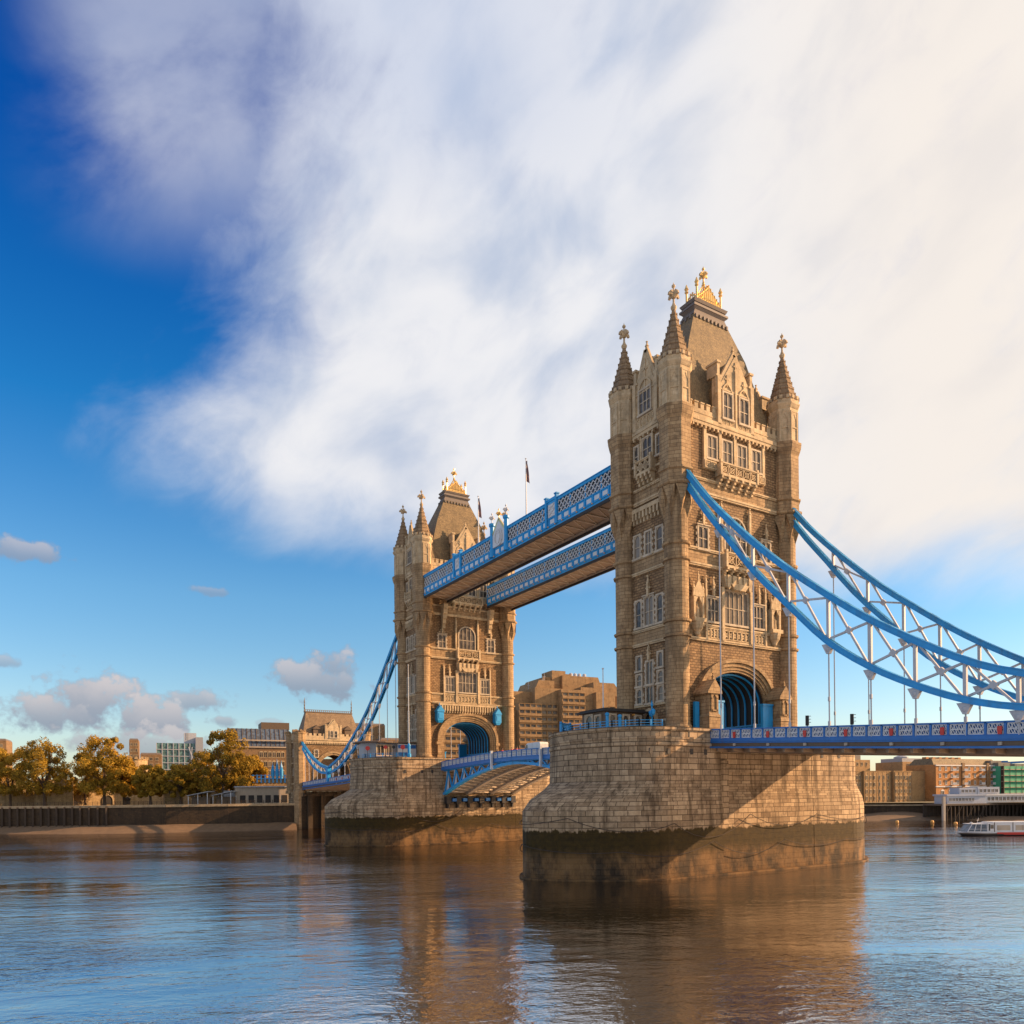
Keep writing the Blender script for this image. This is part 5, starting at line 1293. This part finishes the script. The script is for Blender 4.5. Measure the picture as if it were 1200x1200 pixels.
def grid(T,L,x0,x1,z0,z1,nx,nz,w_,h_,mt='glass',y=0,arch=False,frame='trim',name='window'):
    """windows: each one a part with its pane as a sub-part"""
    fm=MB(); fm.box(-w_/2-.15,w_/2+.15,-.12,.02,-.18,0); fm.box(-w_/2-.12,-w_/2,-.1,.02,0,h_); fm.box(w_/2,w_/2+.12,-.1,.02,0,h_); fm.box(-w_/2-.12,w_/2+.12,-.1,.02,h_,h_+.15); fm.box(-.05,.05,-.07,.02,0,h_)
    if arch: fm.prism([(-w_/2-.1,h_)]+[(w_/2+.1,h_)]+arc(0,h_,w_/2+.1,w_*.4,8),-.09,.02)
    fm=fm.mesh(name,M[frame]); gm=MB(); gm.box(-w_/2,w_/2,-.04,.015,0,h_); gm=gm.mesh('pane',M[mt])
    for i in range(nx):
        for k in range(nz):
            x=x0+(x1-x0)*(i+.5)/nx; z=z0+(z1-z0)*k/max(1,nz-1) if nz>1 else z0
            o=obj(name,fm,T,(x,y,z)); obj('pane',gm,o)
# right bank
def RP(px,d,z=0): X=(px-600)/889.3*d; return Vector((-85.94,-82.38,z))+EX*X+Vector((math.sin(YAW),math.cos(YAW),0))*d
T,L,H=blk('warehouse',996,1097,300,18.8,5.2,'long tan brick warehouse with rows of small windows behind the right pier','building','tan_brick')
xs=[(0,5.0,0),(5.6,12.5,-.8),(13.3,21.3,.0),(22.0,27.3,-.9),(28.0,33.6,.0)]
for i,(a_,b_,d_) in enumerate(xs):
    f=MB(); f.box(a_,b_,-1.2+d_,.1,-1,H-.3+(.3 if i%2 else 0)); f.box(a_-.15,b_+.15,-1.35+d_,.1,H-.3,H); obj('bay',f,T,mt='tan_brick')
    grid(T,L,a_+.3,b_-.3,2.0,10.3,3,4,.8,1.25,y=-1.2+d_,arch=True)
f=MB()
for i in range(14): f.tube([(1+i*2.4,-2.2,.5),(1+i*2.4,-2.2,H-.5)],.08,5)
split('downpipe',f,T,mt='dark')
T,L,H=blk('warehouse',990,1020,330,24.5,5.2,'small tan block rising behind the left end of the long warehouse','building','tan_brick'); grid(T,L,1,L-1,H-2.6,H-2.6,5,1,1,1.4); f=MB(); f.box(0,L*.7,1,10,H,H+2); obj('roof',f,T,mt='lead')
T,L,H=blk('apartment_block',1097,1173,313,21.4,5.0,'orange brick apartment block with white balconies and arched ground floor','building','orange_brick')
f=MB(); f.box(-.2,L+.2,-.35,.2,H-.6,H-.1); f.box(-.2,L+.2,-.3,.2,H-9.4,H-8.9); obj('white_band',f,T,mt='white')
grid(T,L,.6,L-.6,H-8.2,H-2.4,11,3,1.0,1.35,frame='white')
f=MB()
for i in (2,4,7,9):
    for k in range(3):
        x=.6+(L-1.2)*(i+.5)/11; z=H-8.5+k*2.9
        g=MB(); g.box(x-1.1,x+1.1,-1.3,.0,z,z+.18); g.box(x-1.1,x+1.1,-1.3,-1.22,z+.2,z+1.0)
        for q in range(6): g.box(x-1.1+q*.42,x-1.03+q*.42,-1.36,-1.24,z,z+1.05)
        obj('balcony',g,T,mt='white')
grid(T,L,1.5,L*.5,H-13.6,H-13.6,4,1,1.8,2.6,arch=True,frame='white')
f=MB(); f.frus((L/2,6),(L/2-1.5,4),0,2.6); g=MB(); g.add([(x+L/2,y+7,z+H) for x,y,z in f.v],f.f); rf=obj('roof',g,T,mt='slate')
g=MB()
for i in range(6): g.cbox(3+i*4,7,H+.8,1.6,2,2.6)
split('chimney',g,rf,mt='orange_brick')
f=MB(); f.box(L*.38,L*.42,-.5,.1,0,H+.8); f.box(L*.76,L*.80,-.5,.1,0,H+.8); split('stair_bay',f,T,mt='brown_brick')
T,L,H=blk('apartment_block',1058,1102,332,23.4,5,'pale roofed block behind the warehouse roofline, left of the orange apartments','building','tan_brick'); grid(T,L,1,L-1,H-2.2,H-2.2,5,1,1.2,1.3); f=MB(); f.box(1,L-2,1,12,H,H+1.6); f.lathe([(3,H),(3,H+2.2),(.3,H+3.3)],12,4,4); obj('roof',f,T,mt='grey')
T,L,H=blk('scaffolded_building',1174,1262,324,20.8,5,'building wrapped in green netting and scaffold at the right edge','building','greennet')
f=MB()
for k in range(6): z=1.5+k*2.55; f.box(-.3,L+.2,-.9,-.05,z,z+.22)
obj('scaffold_board',f,T,mt='beige'); f=MB()
for i in range(14): x=i*L/13; f.tube([(x,-1,-1),(x,-1,H+.8)],.09,5)
f.box(-.3,.1,-1.1,.2,-1,H); obj('scaffold_pole',f,T,mt='rope'); f=MB(); f.box(1,9,2,8,H,H+1.6); f.box(12,20,2,8,H,H+1.2); f.box(-1,6,4,10,H,H+2.5); obj('roof_plant',f,T,mt='bglass')
T=empty('harbour_crane',RP(1184,350,5),BK,'blue crane top rising over the green scaffolded building','crane'); f=MB(); f.box(-.5,.5,-.5,.5,0,18.4); obj('mast',f,T,mt='dblue'); f=MB(); f.beam((-3,0,18),(12,0,18.6),.8,.9); f.box(-3.6,-1.5,-.9,.9,17,19); obj('jib',f,T,mt='dblue')
# passenger pier: dark piles, deck, white station
T=empty('boat_station',(0,0,0),0,'white riverside boat station on a dark piled jetty at the right','jetty')
def _RP(px,d,z=0): X=(px-600)/889.3*d; return Vector((-85.94,-82.38,z))+EX*X+Vector((math.sin(YAW),math.cos(YAW),0))*d
o_=RP(1104,268); T.location=(o_.x,o_.y,0); T.rotation_euler=(0,0,BK+.22)
f=MB(); f.box(0,46,0,9,5.3,5.9); obj('deck',f,T,mt='cabin')
f=MB()
for i in range(28):
    for y in (.3,8.6): f.tube([(.6+i*1.65,y,-1),(.6+i*1.65+(.3 if i%5==0 else 0),y,5.4)],.22,6)
for i in range(0,28,3): f.beam((.6+i*1.65,.2,0.5),(.6+i*1.65+3,.2,5.2),.2,.2)
f.box(0,46,8.7,9.2,0,5.3)
split('pile',f,T,mt='timber')
f=MB(); f.box(3,19,1,7,5.9,8.8); f.box(2.6,19.2,.6,7.4,8.7,9.3); w1=obj('hall',f,T,mt='greycl'); f=MB(); f.box(19.2,46,1.2,7,5.9,8.9); f.box(19,46,.8,7.4,8.7,9.2); obj('hall',f,T,mt='white'); f=MB(); f.box(9.5,17,2.4,7,9.3,11.6); f.box(17.1,26.5,2.2,7,9.3,11.8); obj('upper_hall',f,T,mt='greycl'); 
grid(T,40,3.6,14.5,6.9,6.9,8,1,1.0,1.0,y=1,frame='rod'); grid(T,40,20,45,6.9,6.9,15,1,1.1,1.2,y=1.2,frame='rod'); grid(T,40,10,16.5,9.9,9.9,4,1,1.0,1.0,y=2.4,frame='rod',mt='glass'); grid(T,40,17.6,26,9.9,9.9,5,1,1.1,1.1,y=2.2,frame='rod')
f=MB(); f.box(0,.9,-.6,.3,-1,8.5); obj('guide_pile',f,T,mt='beige')
# river boat
T=empty('river_boat',(*RP(1118,181).xy,0),BK-.05,'long white glass-fronted river boat with red stripe at the right edge','boat')
L=34
def hull(z0,z1,w0,w1,b0,b1):
    n=10; vs=[];
    for (z,w_,b_) in ((z0,w0,b0),(z1,w1,b1)):
        ring=[(b_,0)]+[(b_+ (i/n)*5, -w_*math.sin(math.pi/2*i/n)) for i in range(1,n+1)]+[(L,-w_),(L,w_)]+[(b_+(i/n)*5, w_*math.sin(math.pi/2*i/n)) for i in range(n,0,-1)]
        vs.append([(x,y,z) for x,y in ring])
    m_=len(vs[0]); return vs[0]+vs[1],[tuple(range(m_))[::-1],tuple(range(m_,2*m_))]+[(i,(i+1)%m_,m_+(i+1)%m_,m_+i) for i in range(m_)]
f=MB(); f.add(*hull(-.5,.35,1.9,2.3,2.2,1.2)); obj('hull',f,T,mt='dark'); f=MB(); f.add(*hull(.352,.62,2.3,2.4,1.2,.6)); obj('rubbing_band',f,T,mt='cabin')
f=MB(); f.add(*hull(.622,.95,2.4,2.5,.7,.2)); dk=obj('deck_side',f,T,mt='white'); f=MB(); f.box(8.5,L-1,-2.52,-2.3,.45,.82); f.box(10,L-2,-2.53,-2.4,.25,.4); split('red_stripe',f,dk,mt='red')
f=MB(); f.add([(2.0,-1.9,.95),(6.5,-2.2,.95),(6.5,2.2,.95),(2.0,1.9,.95),(3.2,-1.7,2.75),(6.5,-2.0,2.75),(6.5,2.0,2.75),(3.2,1.7,2.75)],[(0,1,5,4),(1,2,6,5),(2,3,7,6),(3,0,4,7),(4,5,6,7)]); gl_=obj('front_glazing',f,T,mt='bglass')
f=MB()
for x,xx in ((2.0,3.2),(3.5,4.1),(4.9,5.2),(6.4,6.4)): f.beam((x,-1.95-(x-2)*.06,.95),(xx,-1.76-(x-2)*.06,2.8),.12,.12)
f.beam((2,-1.92,1.0),(6.5,-2.22,1.0),.1,.12); f.beam((2.4,-1.85,1.6),(6.5,-2.15,1.6),.07,.07); f.box(3.0,6.6,-2.05,2.05,2.72,2.86); obj('glazing_bar',f,gl_,mt='white')
f=MB(); f.box(6.5,L-1.5,-2.25,2.25,.95,3.05); f.box(7.6,L-2,-2.3,2.3,3.0,3.25); ca=obj('cabin',f,T,mt='white')
f=MB()
for i in range(6): x=8.0+i*4.2; f.box(x-.07,x+.07,-2.33,-2.2,.95,3.2)
split('cabin_rib',f,ca,mt='cabin')
f=MB()
for i in range(6): x=8.6+i*4.2; f.box(x,x+3.0,-2.29,-2.2,1.3,2.5)
split('blind',f,ca,mt='beige'); f=MB(); f.box(7.1,7.8,-2.3,-2.2,1.7,2.6); f.box(6.7,7.0,-2.3,-2.2,1.2,2.8); split('cabin_window',f,ca,mt='glass')
f=MB(); f.tube([(5.2,0,2.8),(5.6,0,4.2)],.05,5); f.tube([(5.0,-.4,3.6),(5.9,.4,3.7)],.04,4); obj('mast',f,T,mt='rod')
f=MB(); f.lathe([(.2,2.8),(.35,2.9),(.35,3.1),(.1,3.2)],8,3.9,0); obj('search_light',f,T,mt='white')
# mooring buoys by the shore
bm=MB(); bm.sm=True; bm.lathe([(.1,-.3),(.5,-.1),(.6,.15),(.4,.45),(.1,.55)],10); bm=bm.mesh('buoy',M['amber'])
for px,d_ in ((1051,262),(1092,260),(1119.5,245)):
    p=RP(px,d_); o=obj('buoy',bm,None,(p.x,p.y,0)); tag(o,{1051:'small amber buoy on the water below the tan warehouse, leftmost',1092:'small amber buoy floating in the middle of the three off the right shore',1119.5:'small amber buoy just behind the bow of the white boat'}[px],'buoy')
# ------------------------------------------------------------------ concrete hotel between the towers
BASE=8.4
def RPq(px): return EX*((px-600)/889.3)+Vector((math.sin(YAW),math.cos(YAW),0))
T,L,H=blk('hotel',488,736,330,27,5,'large stepped brown concrete hotel seen between the two towers','building','concrete',thick=40)
hsk=.42
def hx(px):
    dv=Vector((math.cos(BK+hsk),math.sin(BK+hsk),0)); r=RPq(px); o_=RPq(488)*330; return (o_.y*r.x-o_.x*r.y)/(dv.x*r.y-dv.y*r.x)
def hb(px0,px1,z0,z1,y0,y1,m='concrete',nm='block'):
    f=MB(); f.box(hx(px0),hx(px1),y0,y1,z0-5,z1-5); return obj(nm,f,T,mt=m)
def Z(py,px=655): return 11+(931-.0106*(px-600)-py)/889.3*(330+hx(px)*math.sin(hsk))
hb(500,607,5,Z(834),0,30); hb(598,628,27,Z(824),4,30); hb(604,626,27,Z(812),2,20); hb(626,680,26,Z(808),-2,30)
hb(606,652,0+5,Z(827),-3,8); hb(652,680,5,Z(810),-6,10); hb(690,712,5,Z(812),-8,12); hb(676,702,5,Z(806),-5,14); hb(712,736,5,Z(832),-10,12)
def taper(px0,px1,px2,px3,z0,z1,y0,y1):
    f=MB(); f.prism([(hx(px0),z0-5),(hx(px1),z0-5),(hx(px3),z1-5),(hx(px2),z1-5)],y0,y1); obj('block',f,T,mt='concrete')
taper(628,652,634,652,Z(812),Z(798),1,22); taper(640,662,645,662,Z(805),Z(792),6,26); taper(664,712,664,706,Z(808),Z(790),3,22); taper(692,726,692,716,Z(815),Z(799),-4,14); hb(654,670,Z(808),Z(784),5,16); hb(668,678,Z(800),Z(787),6,15)
hb(716,730,Z(835),Z(815),-6,8)
for i,x in enumerate((681,686,691,697)): f=MB(); f.lathe([(.9,Z(791)-5),(.9,Z(785)-5),(.4,Z(784)-5)],10,hx(x),9); obj('roof_tank',f,T,mt='greycl')
for x,h_ in ((643,796),(645,792),(626,803)): f=MB(); f.tube([(hx(x),5,Z(808)-5),(hx(x),5,Z(h_-4)-5)],.12,5); f.box(hx(x)-.7,hx(x)+.7,4.9,5.1,Z(h_)-5.2,Z(h_)-5); obj('aerial',f,T,mt='grey')
# strip windows: floor by floor, grouped bays with parapet bands
def strip(px0,px1,zs,y,per=2.6):
    x0,x1=hx(px0),hx(px1); n=max(1,int((x1-x0)/per)); 
    f=MB(); f.box(-.95,.95,-.03,.02,0,1.25); g=f.mesh('window',M['dark']) if False else f.mesh('window',M['glass'])
    for z in zs:
        b=MB(); b.box(x0,x1,y-.55,y,z-1.25-5,z-.1-5); b.box(x0,x1,y-.6,y,z+1.3-5,z+1.5-5)
        for i in range(n+1): b.box(x0+(x1-x0)*i/n-.22,x0+(x1-x0)*i/n+.22,y-.45,y,z-.1-5,z+1.3-5)
        obj('floor_band',b,T,mt='concrete')
        for i in range(n): obj('window',g,T,(x0+(x1-x0)*(i+.5)/n,y,z-5))
zz_=[Z(q) for q in (886,878,870,862,854,846,838)]
strip(502,604,zz_,0); strip(606,651,[Z(q) for q in (886,878,870,862,854,846,838,831)],-3)
strip(682,700,[Z(q) for q in (872,864,856,848,840)],-5.1,3.2)
strip(704,712,[Z(q) for q in (872,864,856,848,840,832)],-8.1,2.4)
strip(714,734,[Z(q) for q in (878,870,862,854,846)],-10.1,3)
strip(653,679,[Z(q) for q in (856,848,840,832,824,817)],-6)
f=MB()
for px in (549,559,536): f.box(hx(px)-.35,hx(px)+.35,-4,-3.3,0,24)
tag(obj('blank',f,T,mt='rod'),None); bpy.context.scene.collection.objects[-1].name='facade_mast'
# ------------------------------------------------------------------ left bank
T,L,H=blk('office_building',268,340,310,40,8,'brown brick building with round-headed windows and blue glass roof storey, left of the gatehouse','building','brown_brick',thick=22)
T.scale=(1,1,1)
grid(T,L,12,L-2,4,19.5,6,5,1.3,2.0,arch=True)
f=MB(); f.box(-.2,L+.2,-.5,.1,H-8.6,H-8.1); f.box(-.3,L+.3,-.6,.1,H-5.8,H-5.3); obj('pale_band',f,T,mt='beige')
f=MB(); f.add([(0,-.2,H-8),(L,-.2,H-8),(L,3.0,H-.5),(0,3.0,H-.5),(0,20,H-8),(L,20,H-8),(L,18,H-.5),(0,18,H-.5)],[(0,1,2,3),(4,7,6,5),(0,3,7,4),(1,5,6,2),(3,2,6,7)]); 
for o in [c_ for c_ in T.children if c_.name.startswith('wall')]: o.scale=(1,1,(H-8)/H)
rf=obj('glass_roof',f,T,mt='bglass'); f=MB()
for i in range(14): x=L*i/13; f.beam((x,-.3,H-8),(x,2.9,H-.4),.18,.18)
f.box(L*.55,L+.5,4,16,H-.6,H+2.4); obj('roof_plant',f,rf,mt='cabin')
T,L,H=blk('office_building',184,236,420,41.5,8,'glass office block with white tower block on its roof, above the left trees','building','gglass',thick=20)
f=MB()
for i in range(9): x=L*i/8; f.box(x-.2,x+.2,-.3,.05,0,H)
for k in range(9): f.box(0,L,-.35,.05,H*k/9,H*k/9+.35)
f.beam((L*.72,-.5,H-2),(L*.95,-.5,H*.45),.5,.5); f.beam((L*.75,-.5,H*.45),(L*.8,-.5,H-2),.4,.4)
obj('frame',f,T,mt='greycl'); f=MB(); f.box(L*.62,L*.9,2,12,H,H+6); obj('white_tower',f,T,mt='greycl'); f=MB(); f.box(L*.88,L*1.05,-1,10,-1,H+3.5); f.box(L*.66,L*.72,1.9,2,H+2,H+6); obj('dark_tower',f,T,mt='grey')
for (px0,px1,d_,tp,lb) in ((165,190,380,33,'brown block with flat roof between the middle tree and the glass office'),(152,163,390,41,'narrow brown tower block peeping over the tallest middle tree'),(-20,8,330,37,'brown building top at the left edge of the picture'),(413,452,330,42,'tall dark-roofed building directly behind the gatehouse roof'),(447,472,325,35,'lower dark-roofed building between gatehouse and far tower')):
    T,L,H=blk('city_building',px0,px1,d_,tp,7,lb,'building','brown_brick'); grid(T,L,.8,L-.8,H-9,H-3,max(3,int(L/3)),3,1.3,1.4)
    f=MB(); f.frus((L/2+.3,7.2),(L/2-2,5),0,1.6) if L>15 else f.frus((L/2,7),(L/2-.4,6.6),0,.8); g=MB(); g.add([(x+L/2,y+7,z+H) for x,y,z in f.v],f.f); obj('roof',g,T,mt='lead')
# castle walls
def castle_wall(px0,px1,d0,z0,z1,label,m='oldstone',step=2.6,slits=True):
    a=RP(px0,d0);b=RP(px1,d0+70); L=(b-a).length; T=empty('castle_wall',(a.x,a.y,z0),math.atan2(b.y-a.y,b.x-a.x),label,'castle wall')
    f=MB(); f.box(0,L,0,2,-1,z1-z0)
    n=int(L/step)
    for i in range(n): f.box(L*i/n,L*i/n+step*.6,0,.8,z1-z0,z1-z0+1.1)
    obj('wall',f,T,mt=m); return T,L
def castle_tower(px,d,r,z0,z1,label,sq=False,n=14):
    p=RP(px,d); T=empty('castle_tower',(p.x,p.y,z0),BK+.5,label,'castle tower'); f=MB(); h=z1-z0
    if sq: f.box(-r,r,-r,r,-1,h); f.box(-r-.2,r+.2,-r-.2,r+.2,h-.5,h)
    else: f.lathe([(r,-1),(r,h),(r+.25,h+.05),(r+.25,h+.4),(r-.5,h+.4)],18)
    m_=12
    for i in range(m_):
        a_=2*math.pi*i/m_
        if sq:
            if i<4:
                for s in (-1,1): f.cbox(-r+.5+i*(2*r-1)/3,s*(r-.2),h,1.1,.7,1.1); f.cbox(s*(r-.2),-r+.5+i*(2*r-1)/3,h,.7,1.1,1.1)
        else: f.cbox(r*math.cos(a_),r*math.sin(a_),h+.3,.9,.9,1.1)
    obj('wall',f,T,mt='oldstone'); f=MB()
    for k in (-.45,.15): f.box(k*r-.2,k*r+.2,-r-.05 if sq else -r*1.0,-r+.6,h*.5,h*.5+1.8)
    split('arrow_slit',f,T,mt='dark'); return T
GZ=8.6
Tc,Lc=castle_wall(-40,330,276,GZ,13.5,'long low outer castle wall behind the trees on the left bank')
f=MB(); x=Lc*.395; f.prism([(x-1.6,0),(x+1.6,0)]+arc(x,1.8,1.6,1.9,10,p=1.6),-.15,.05); obj('gateway',f,Tc,mt='dark'); f=MB(); 
A=[(x+2.1,0)]+arc(x,1.8,2.1,2.5,10,p=1.6)+[(x-2.1,0)];B=[(x+1.6,0)]+arc(x,1.8,1.6,1.9,10,p=1.6)+[(x-1.6,0)]
for i in range(len(A)-1): q=[A[i],A[i+1],B[i+1],B[i]]; f.add([(a_,-.4,b_) for a_,b_ in q]+[(a_,.05,b_) for a_,b_ in q],[(0,1,2,3),(0,4,5,1),(2,6,7,3)])
obj('gateway_arch',f,Tc,mt='trim'); f=MB(); x=Lc*.455; f.box(x-1,x+1,-.2,.05,0,2); f.prism([(x-1.4,2),(x+1.4,2),(x,3)],-.5,.05); obj('doorway',f,Tc,mt='dark')
f=MB(); x=Lc*.285; f.prism([(x-2,0),(x+2,0)]+arc(x,.9,2,1.0,10),-2.4,-2.3); obj('water_gate',f,Tc,mt='dark')
castle_wall(-40,330,300,GZ,17.5,'taller inner castle wall rising behind the outer wall on the left bank')
castle_tower(71,290,4.2,GZ,18.4,'square pale castle tower behind the leftmost big trees',True)
castle_tower(8,300,5,GZ,20.5,'broad castle tower at the left edge behind trees',True)
castle_tower(203,289,3.2,GZ,16.6,'square castle tower right of the third tree',True)
castle_tower(160,330,4.5,GZ,27.5,'tall round castle tower between the middle trees')
castle_tower(252,292,4.6,GZ,17.6,'wide round castle tower behind the large tree nearest the gatehouse')
castle_tower(49,288,2.4,GZ,17.5,'slim round castle tower left of the water gate')
# riverside promenade
f=MB(); a=RP(-60,262);  
railing([(p_[0],p_[1],8.8) for p_ in [(-120,236),(-98,219),(-75,201),(-52,188),(-34,182),(-16,177.3)]],'dark low promenade railing along the left quay',1.1)
for o in [x for x in col.objects if x.name.startswith('railing')][-1].children: 
    me=o.data; me.materials.clear(); me.materials.append(M['rope'])
T,L,H=blk('riverside_building',276,338,272,14.5,GZ,'low pale modern building with dark openings left of the gatehouse','building','beige',thick=8); 
f=MB()
for i in range(6): f.box(1.5+i*2.9,3.4+i*2.9,-.1,.02,.3,3.0)
split('opening',f,T,mt='dark'); f=MB(); f.box(-.3,L+.3,-.6,8,H,H+.4); obj('roof',f,T,mt='greycl')
T,L,H=blk('approach_viaduct',292,343,285,17.8,GZ,'pale approach road wall with blue railing running into the gatehouse','bridge','ashlar',thick=10)
f=MB(); f.box(0,L,-.3,0,H,H+.3); f.box(0,L,-.3,0,H+1.2,H+1.4)
for i in range(12): x=L*i/11; f.box(x-.25,x+.25,-.35,.05,H-1.5,H+1.6)
obj('railing',f,T,mt='dblue')
for px,h_,lb in ((320,6.2,'blue closed parasol-like pillar, leftmost of three by the approach road'),(325,7.4,'tallest blue pillar in the middle of the three by the approach road'),(330,6.8,'blue pillar nearest the gatehouse on the approach road')):
    p=RP(px,284,17.8); f=MB(); f.lathe([(.5,0),(.5,.8),(.7,1.0),(.7,3.4),(.45,3.7),(.5,4.2),(.12,h_-1),(.03,h_)],8); o=obj('lamp_pillar',f,None,p,mt='blue'); tag(o,lb,'pillar')
for px,w_,lb in ((234,7.5,'white sloping canopy pavilion under the trees, left one'),(262,7.0,'white sloping canopy pavilion with dark front, right one beside the low building')):
    p=RP(px,268,GZ); T=empty('pavilion',p,BK,lb,'pavilion'); f=MB(); f.add([(-w_/2,-2,3.0),(w_/2,-2,4.4),(w_/2,4,4.4),(-w_/2,4,3.0),(-w_/2,-2,3.15),(w_/2,-2,4.6),(w_/2,4,4.6),(-w_/2,4,3.15)],[(0,3,2,1),(4,5,6,7),(0,1,5,4),(1,2,6,5),(2,3,7,6),(3,0,4,7)]); obj('roof',f,T,mt='greycl')
    f=MB(); 
    for x in (-w_/2+.4,0,w_/2-.4): f.cbox(x,-1.6,0,.2,.2,3+.2*(x+w_/2)/w_*6); f.cbox(x,3.6,0,.2,.2,3)
    obj('post',f,T,mt='white'); f=MB(); f.box(-w_/2+.5,w_/2-.5,1,3.6,0,2.6); obj('kiosk',f,T,mt='cabin')
T=blk('hall',262,278,275,13.4,GZ,'small grey boxy kiosk at the foot of the large right tree','kiosk','grey',thick=6)[0]
# ------------------------------------------------------------------ trees
def tree_meshes(seed,R_,H_,trunk):
    rnd=random.Random(seed); tb=MB()
    tb.tube([(0,0,0),(.1,.05,trunk*.6),(0,.1,trunk)],[.55,.42,.36],8)
    blobs=[]
    for i in range(7):
        a=i*2.4+rnd.uniform(-.3,.3); rr=R_*rnd.uniform(.35,.7); z=trunk+(H_-trunk)*rnd.uniform(.15,.8); e=(rr*math.cos(a),rr*math.sin(a),z); mid=(e[0]*.35,e[1]*.35,trunk+(z-trunk)*.55); tb.tube([(0,0,trunk-.5+rnd.uniform(-.6,.3)),mid,e],[.26,.16,.05],5)
        for k in range(3): q=(e[0]+rnd.uniform(-2,2),e[1]+rnd.uniform(-2,2),e[2]+rnd.uniform(-.5,2)); tb.tube([mid,q],[.09,.03],4)
    for i in range(72):
        u=rnd.random(); a=rnd.uniform(0,2*math.pi); zc=trunk*.62+(H_-trunk*.62)*(.06+.86*u)
        env=math.sin(math.pi*min(1,max(.0,(zc-trunk*.3)/(H_*1.04-trunk*.3)))**.8)**.6
        rr=R_*env*math.sqrt(rnd.random())*1.0; blobs.append((rr*math.cos(a),rr*math.sin(a),zc,rnd.uniform(.9,2.1)*R_/8))
    lf=MB()
    vs=[];fs=[]
    for (bx,by,bz,br) in blobs:
        for k in range(260):
            d=Vector((rnd.gauss(0,1),rnd.gauss(0,1),rnd.gauss(0,.8))); d.normalize(); rr=br*(.45+.6*rnd.random()**.6)
            c_=Vector((bx,by,bz))+d*rr; s_=rnd.uniform(.15,.34); u=Vector((rnd.gauss(0,1),rnd.gauss(0,1),rnd.gauss(0,1))).normalized(); v_=u.cross(d); 
            if v_.length<.1: continue
            v_.normalize(); o=len(vs); vs+=[c_-u*s_,c_+v_*s_*.8,c_+u*s_,c_-v_*s_*.8]; fs.append((o,o+1,o+2,o+3))
    lf.v=[tuple(q) for q in vs]; lf.f=fs
    return tb.mesh('trunk',M['bark']),lf.mesh('crown',M['leaf'])
TM=[tree_meshes(3,9.5,25,6.5),tree_meshes(8,8.5,23,6),tree_meshes(15,5.5,14,4)]
def tree(px,d,kind,sc,rz,label):
    p=RP(px,d,GZ-.1); T=empty('plane_tree',p,rz,label,'tree','autumn plane trees along the left bank'); T.scale=(sc*1.08,sc*1.08,sc*1.06)
    obj('trunk',TM[kind][0],T); obj('crown',TM[kind][1],T)
for a_ in ((12,280,0,.84,.5,'golden-leaved tree at the left edge, leftmost of the row'),(52,276,0,.93,1.9,'broad golden-green tree, second from the left, with a forked trunk'),(122,280,1,1.06,0,'tallest brown-gold tree, directly left of the castle gateway view'),(100,296,1,.86,2.5,'darker tree tucked behind the left side of the tallest tree'),(146,288,2,1.15,2.5,'shorter brown tree against the right side of the tallest tree'),
           (176,278,2,1.0,.4,'small yellow-green tree standing alone right of the tallest tree'),(212,280,2,1.0,1.7,'small thin brown tree in front of the square castle tower'),(196,298,2,.9,4.1,'small faded tree behind, between the two small front trees'),(262,276,1,1.12,2.7,'large golden tree nearest the low modern building'),(290,290,2,1.25,3.3,'brown tree in front of the round-windowed brick building'),(236,290,1,.72,4,'brownish tree at the left shoulder of the large right tree'),(-12,286,1,.9,4,'tree cut by the left edge of the picture behind the first golden tree')): tree(*a_)

T,L,H=blk('city_building',366,421,336,27.5,8,'brown building seen through the gatehouse arch','building','brown_brick',skew=.1); grid(T,L,1,L-1,3,13,7,3,1.3,2.0,arch=True)
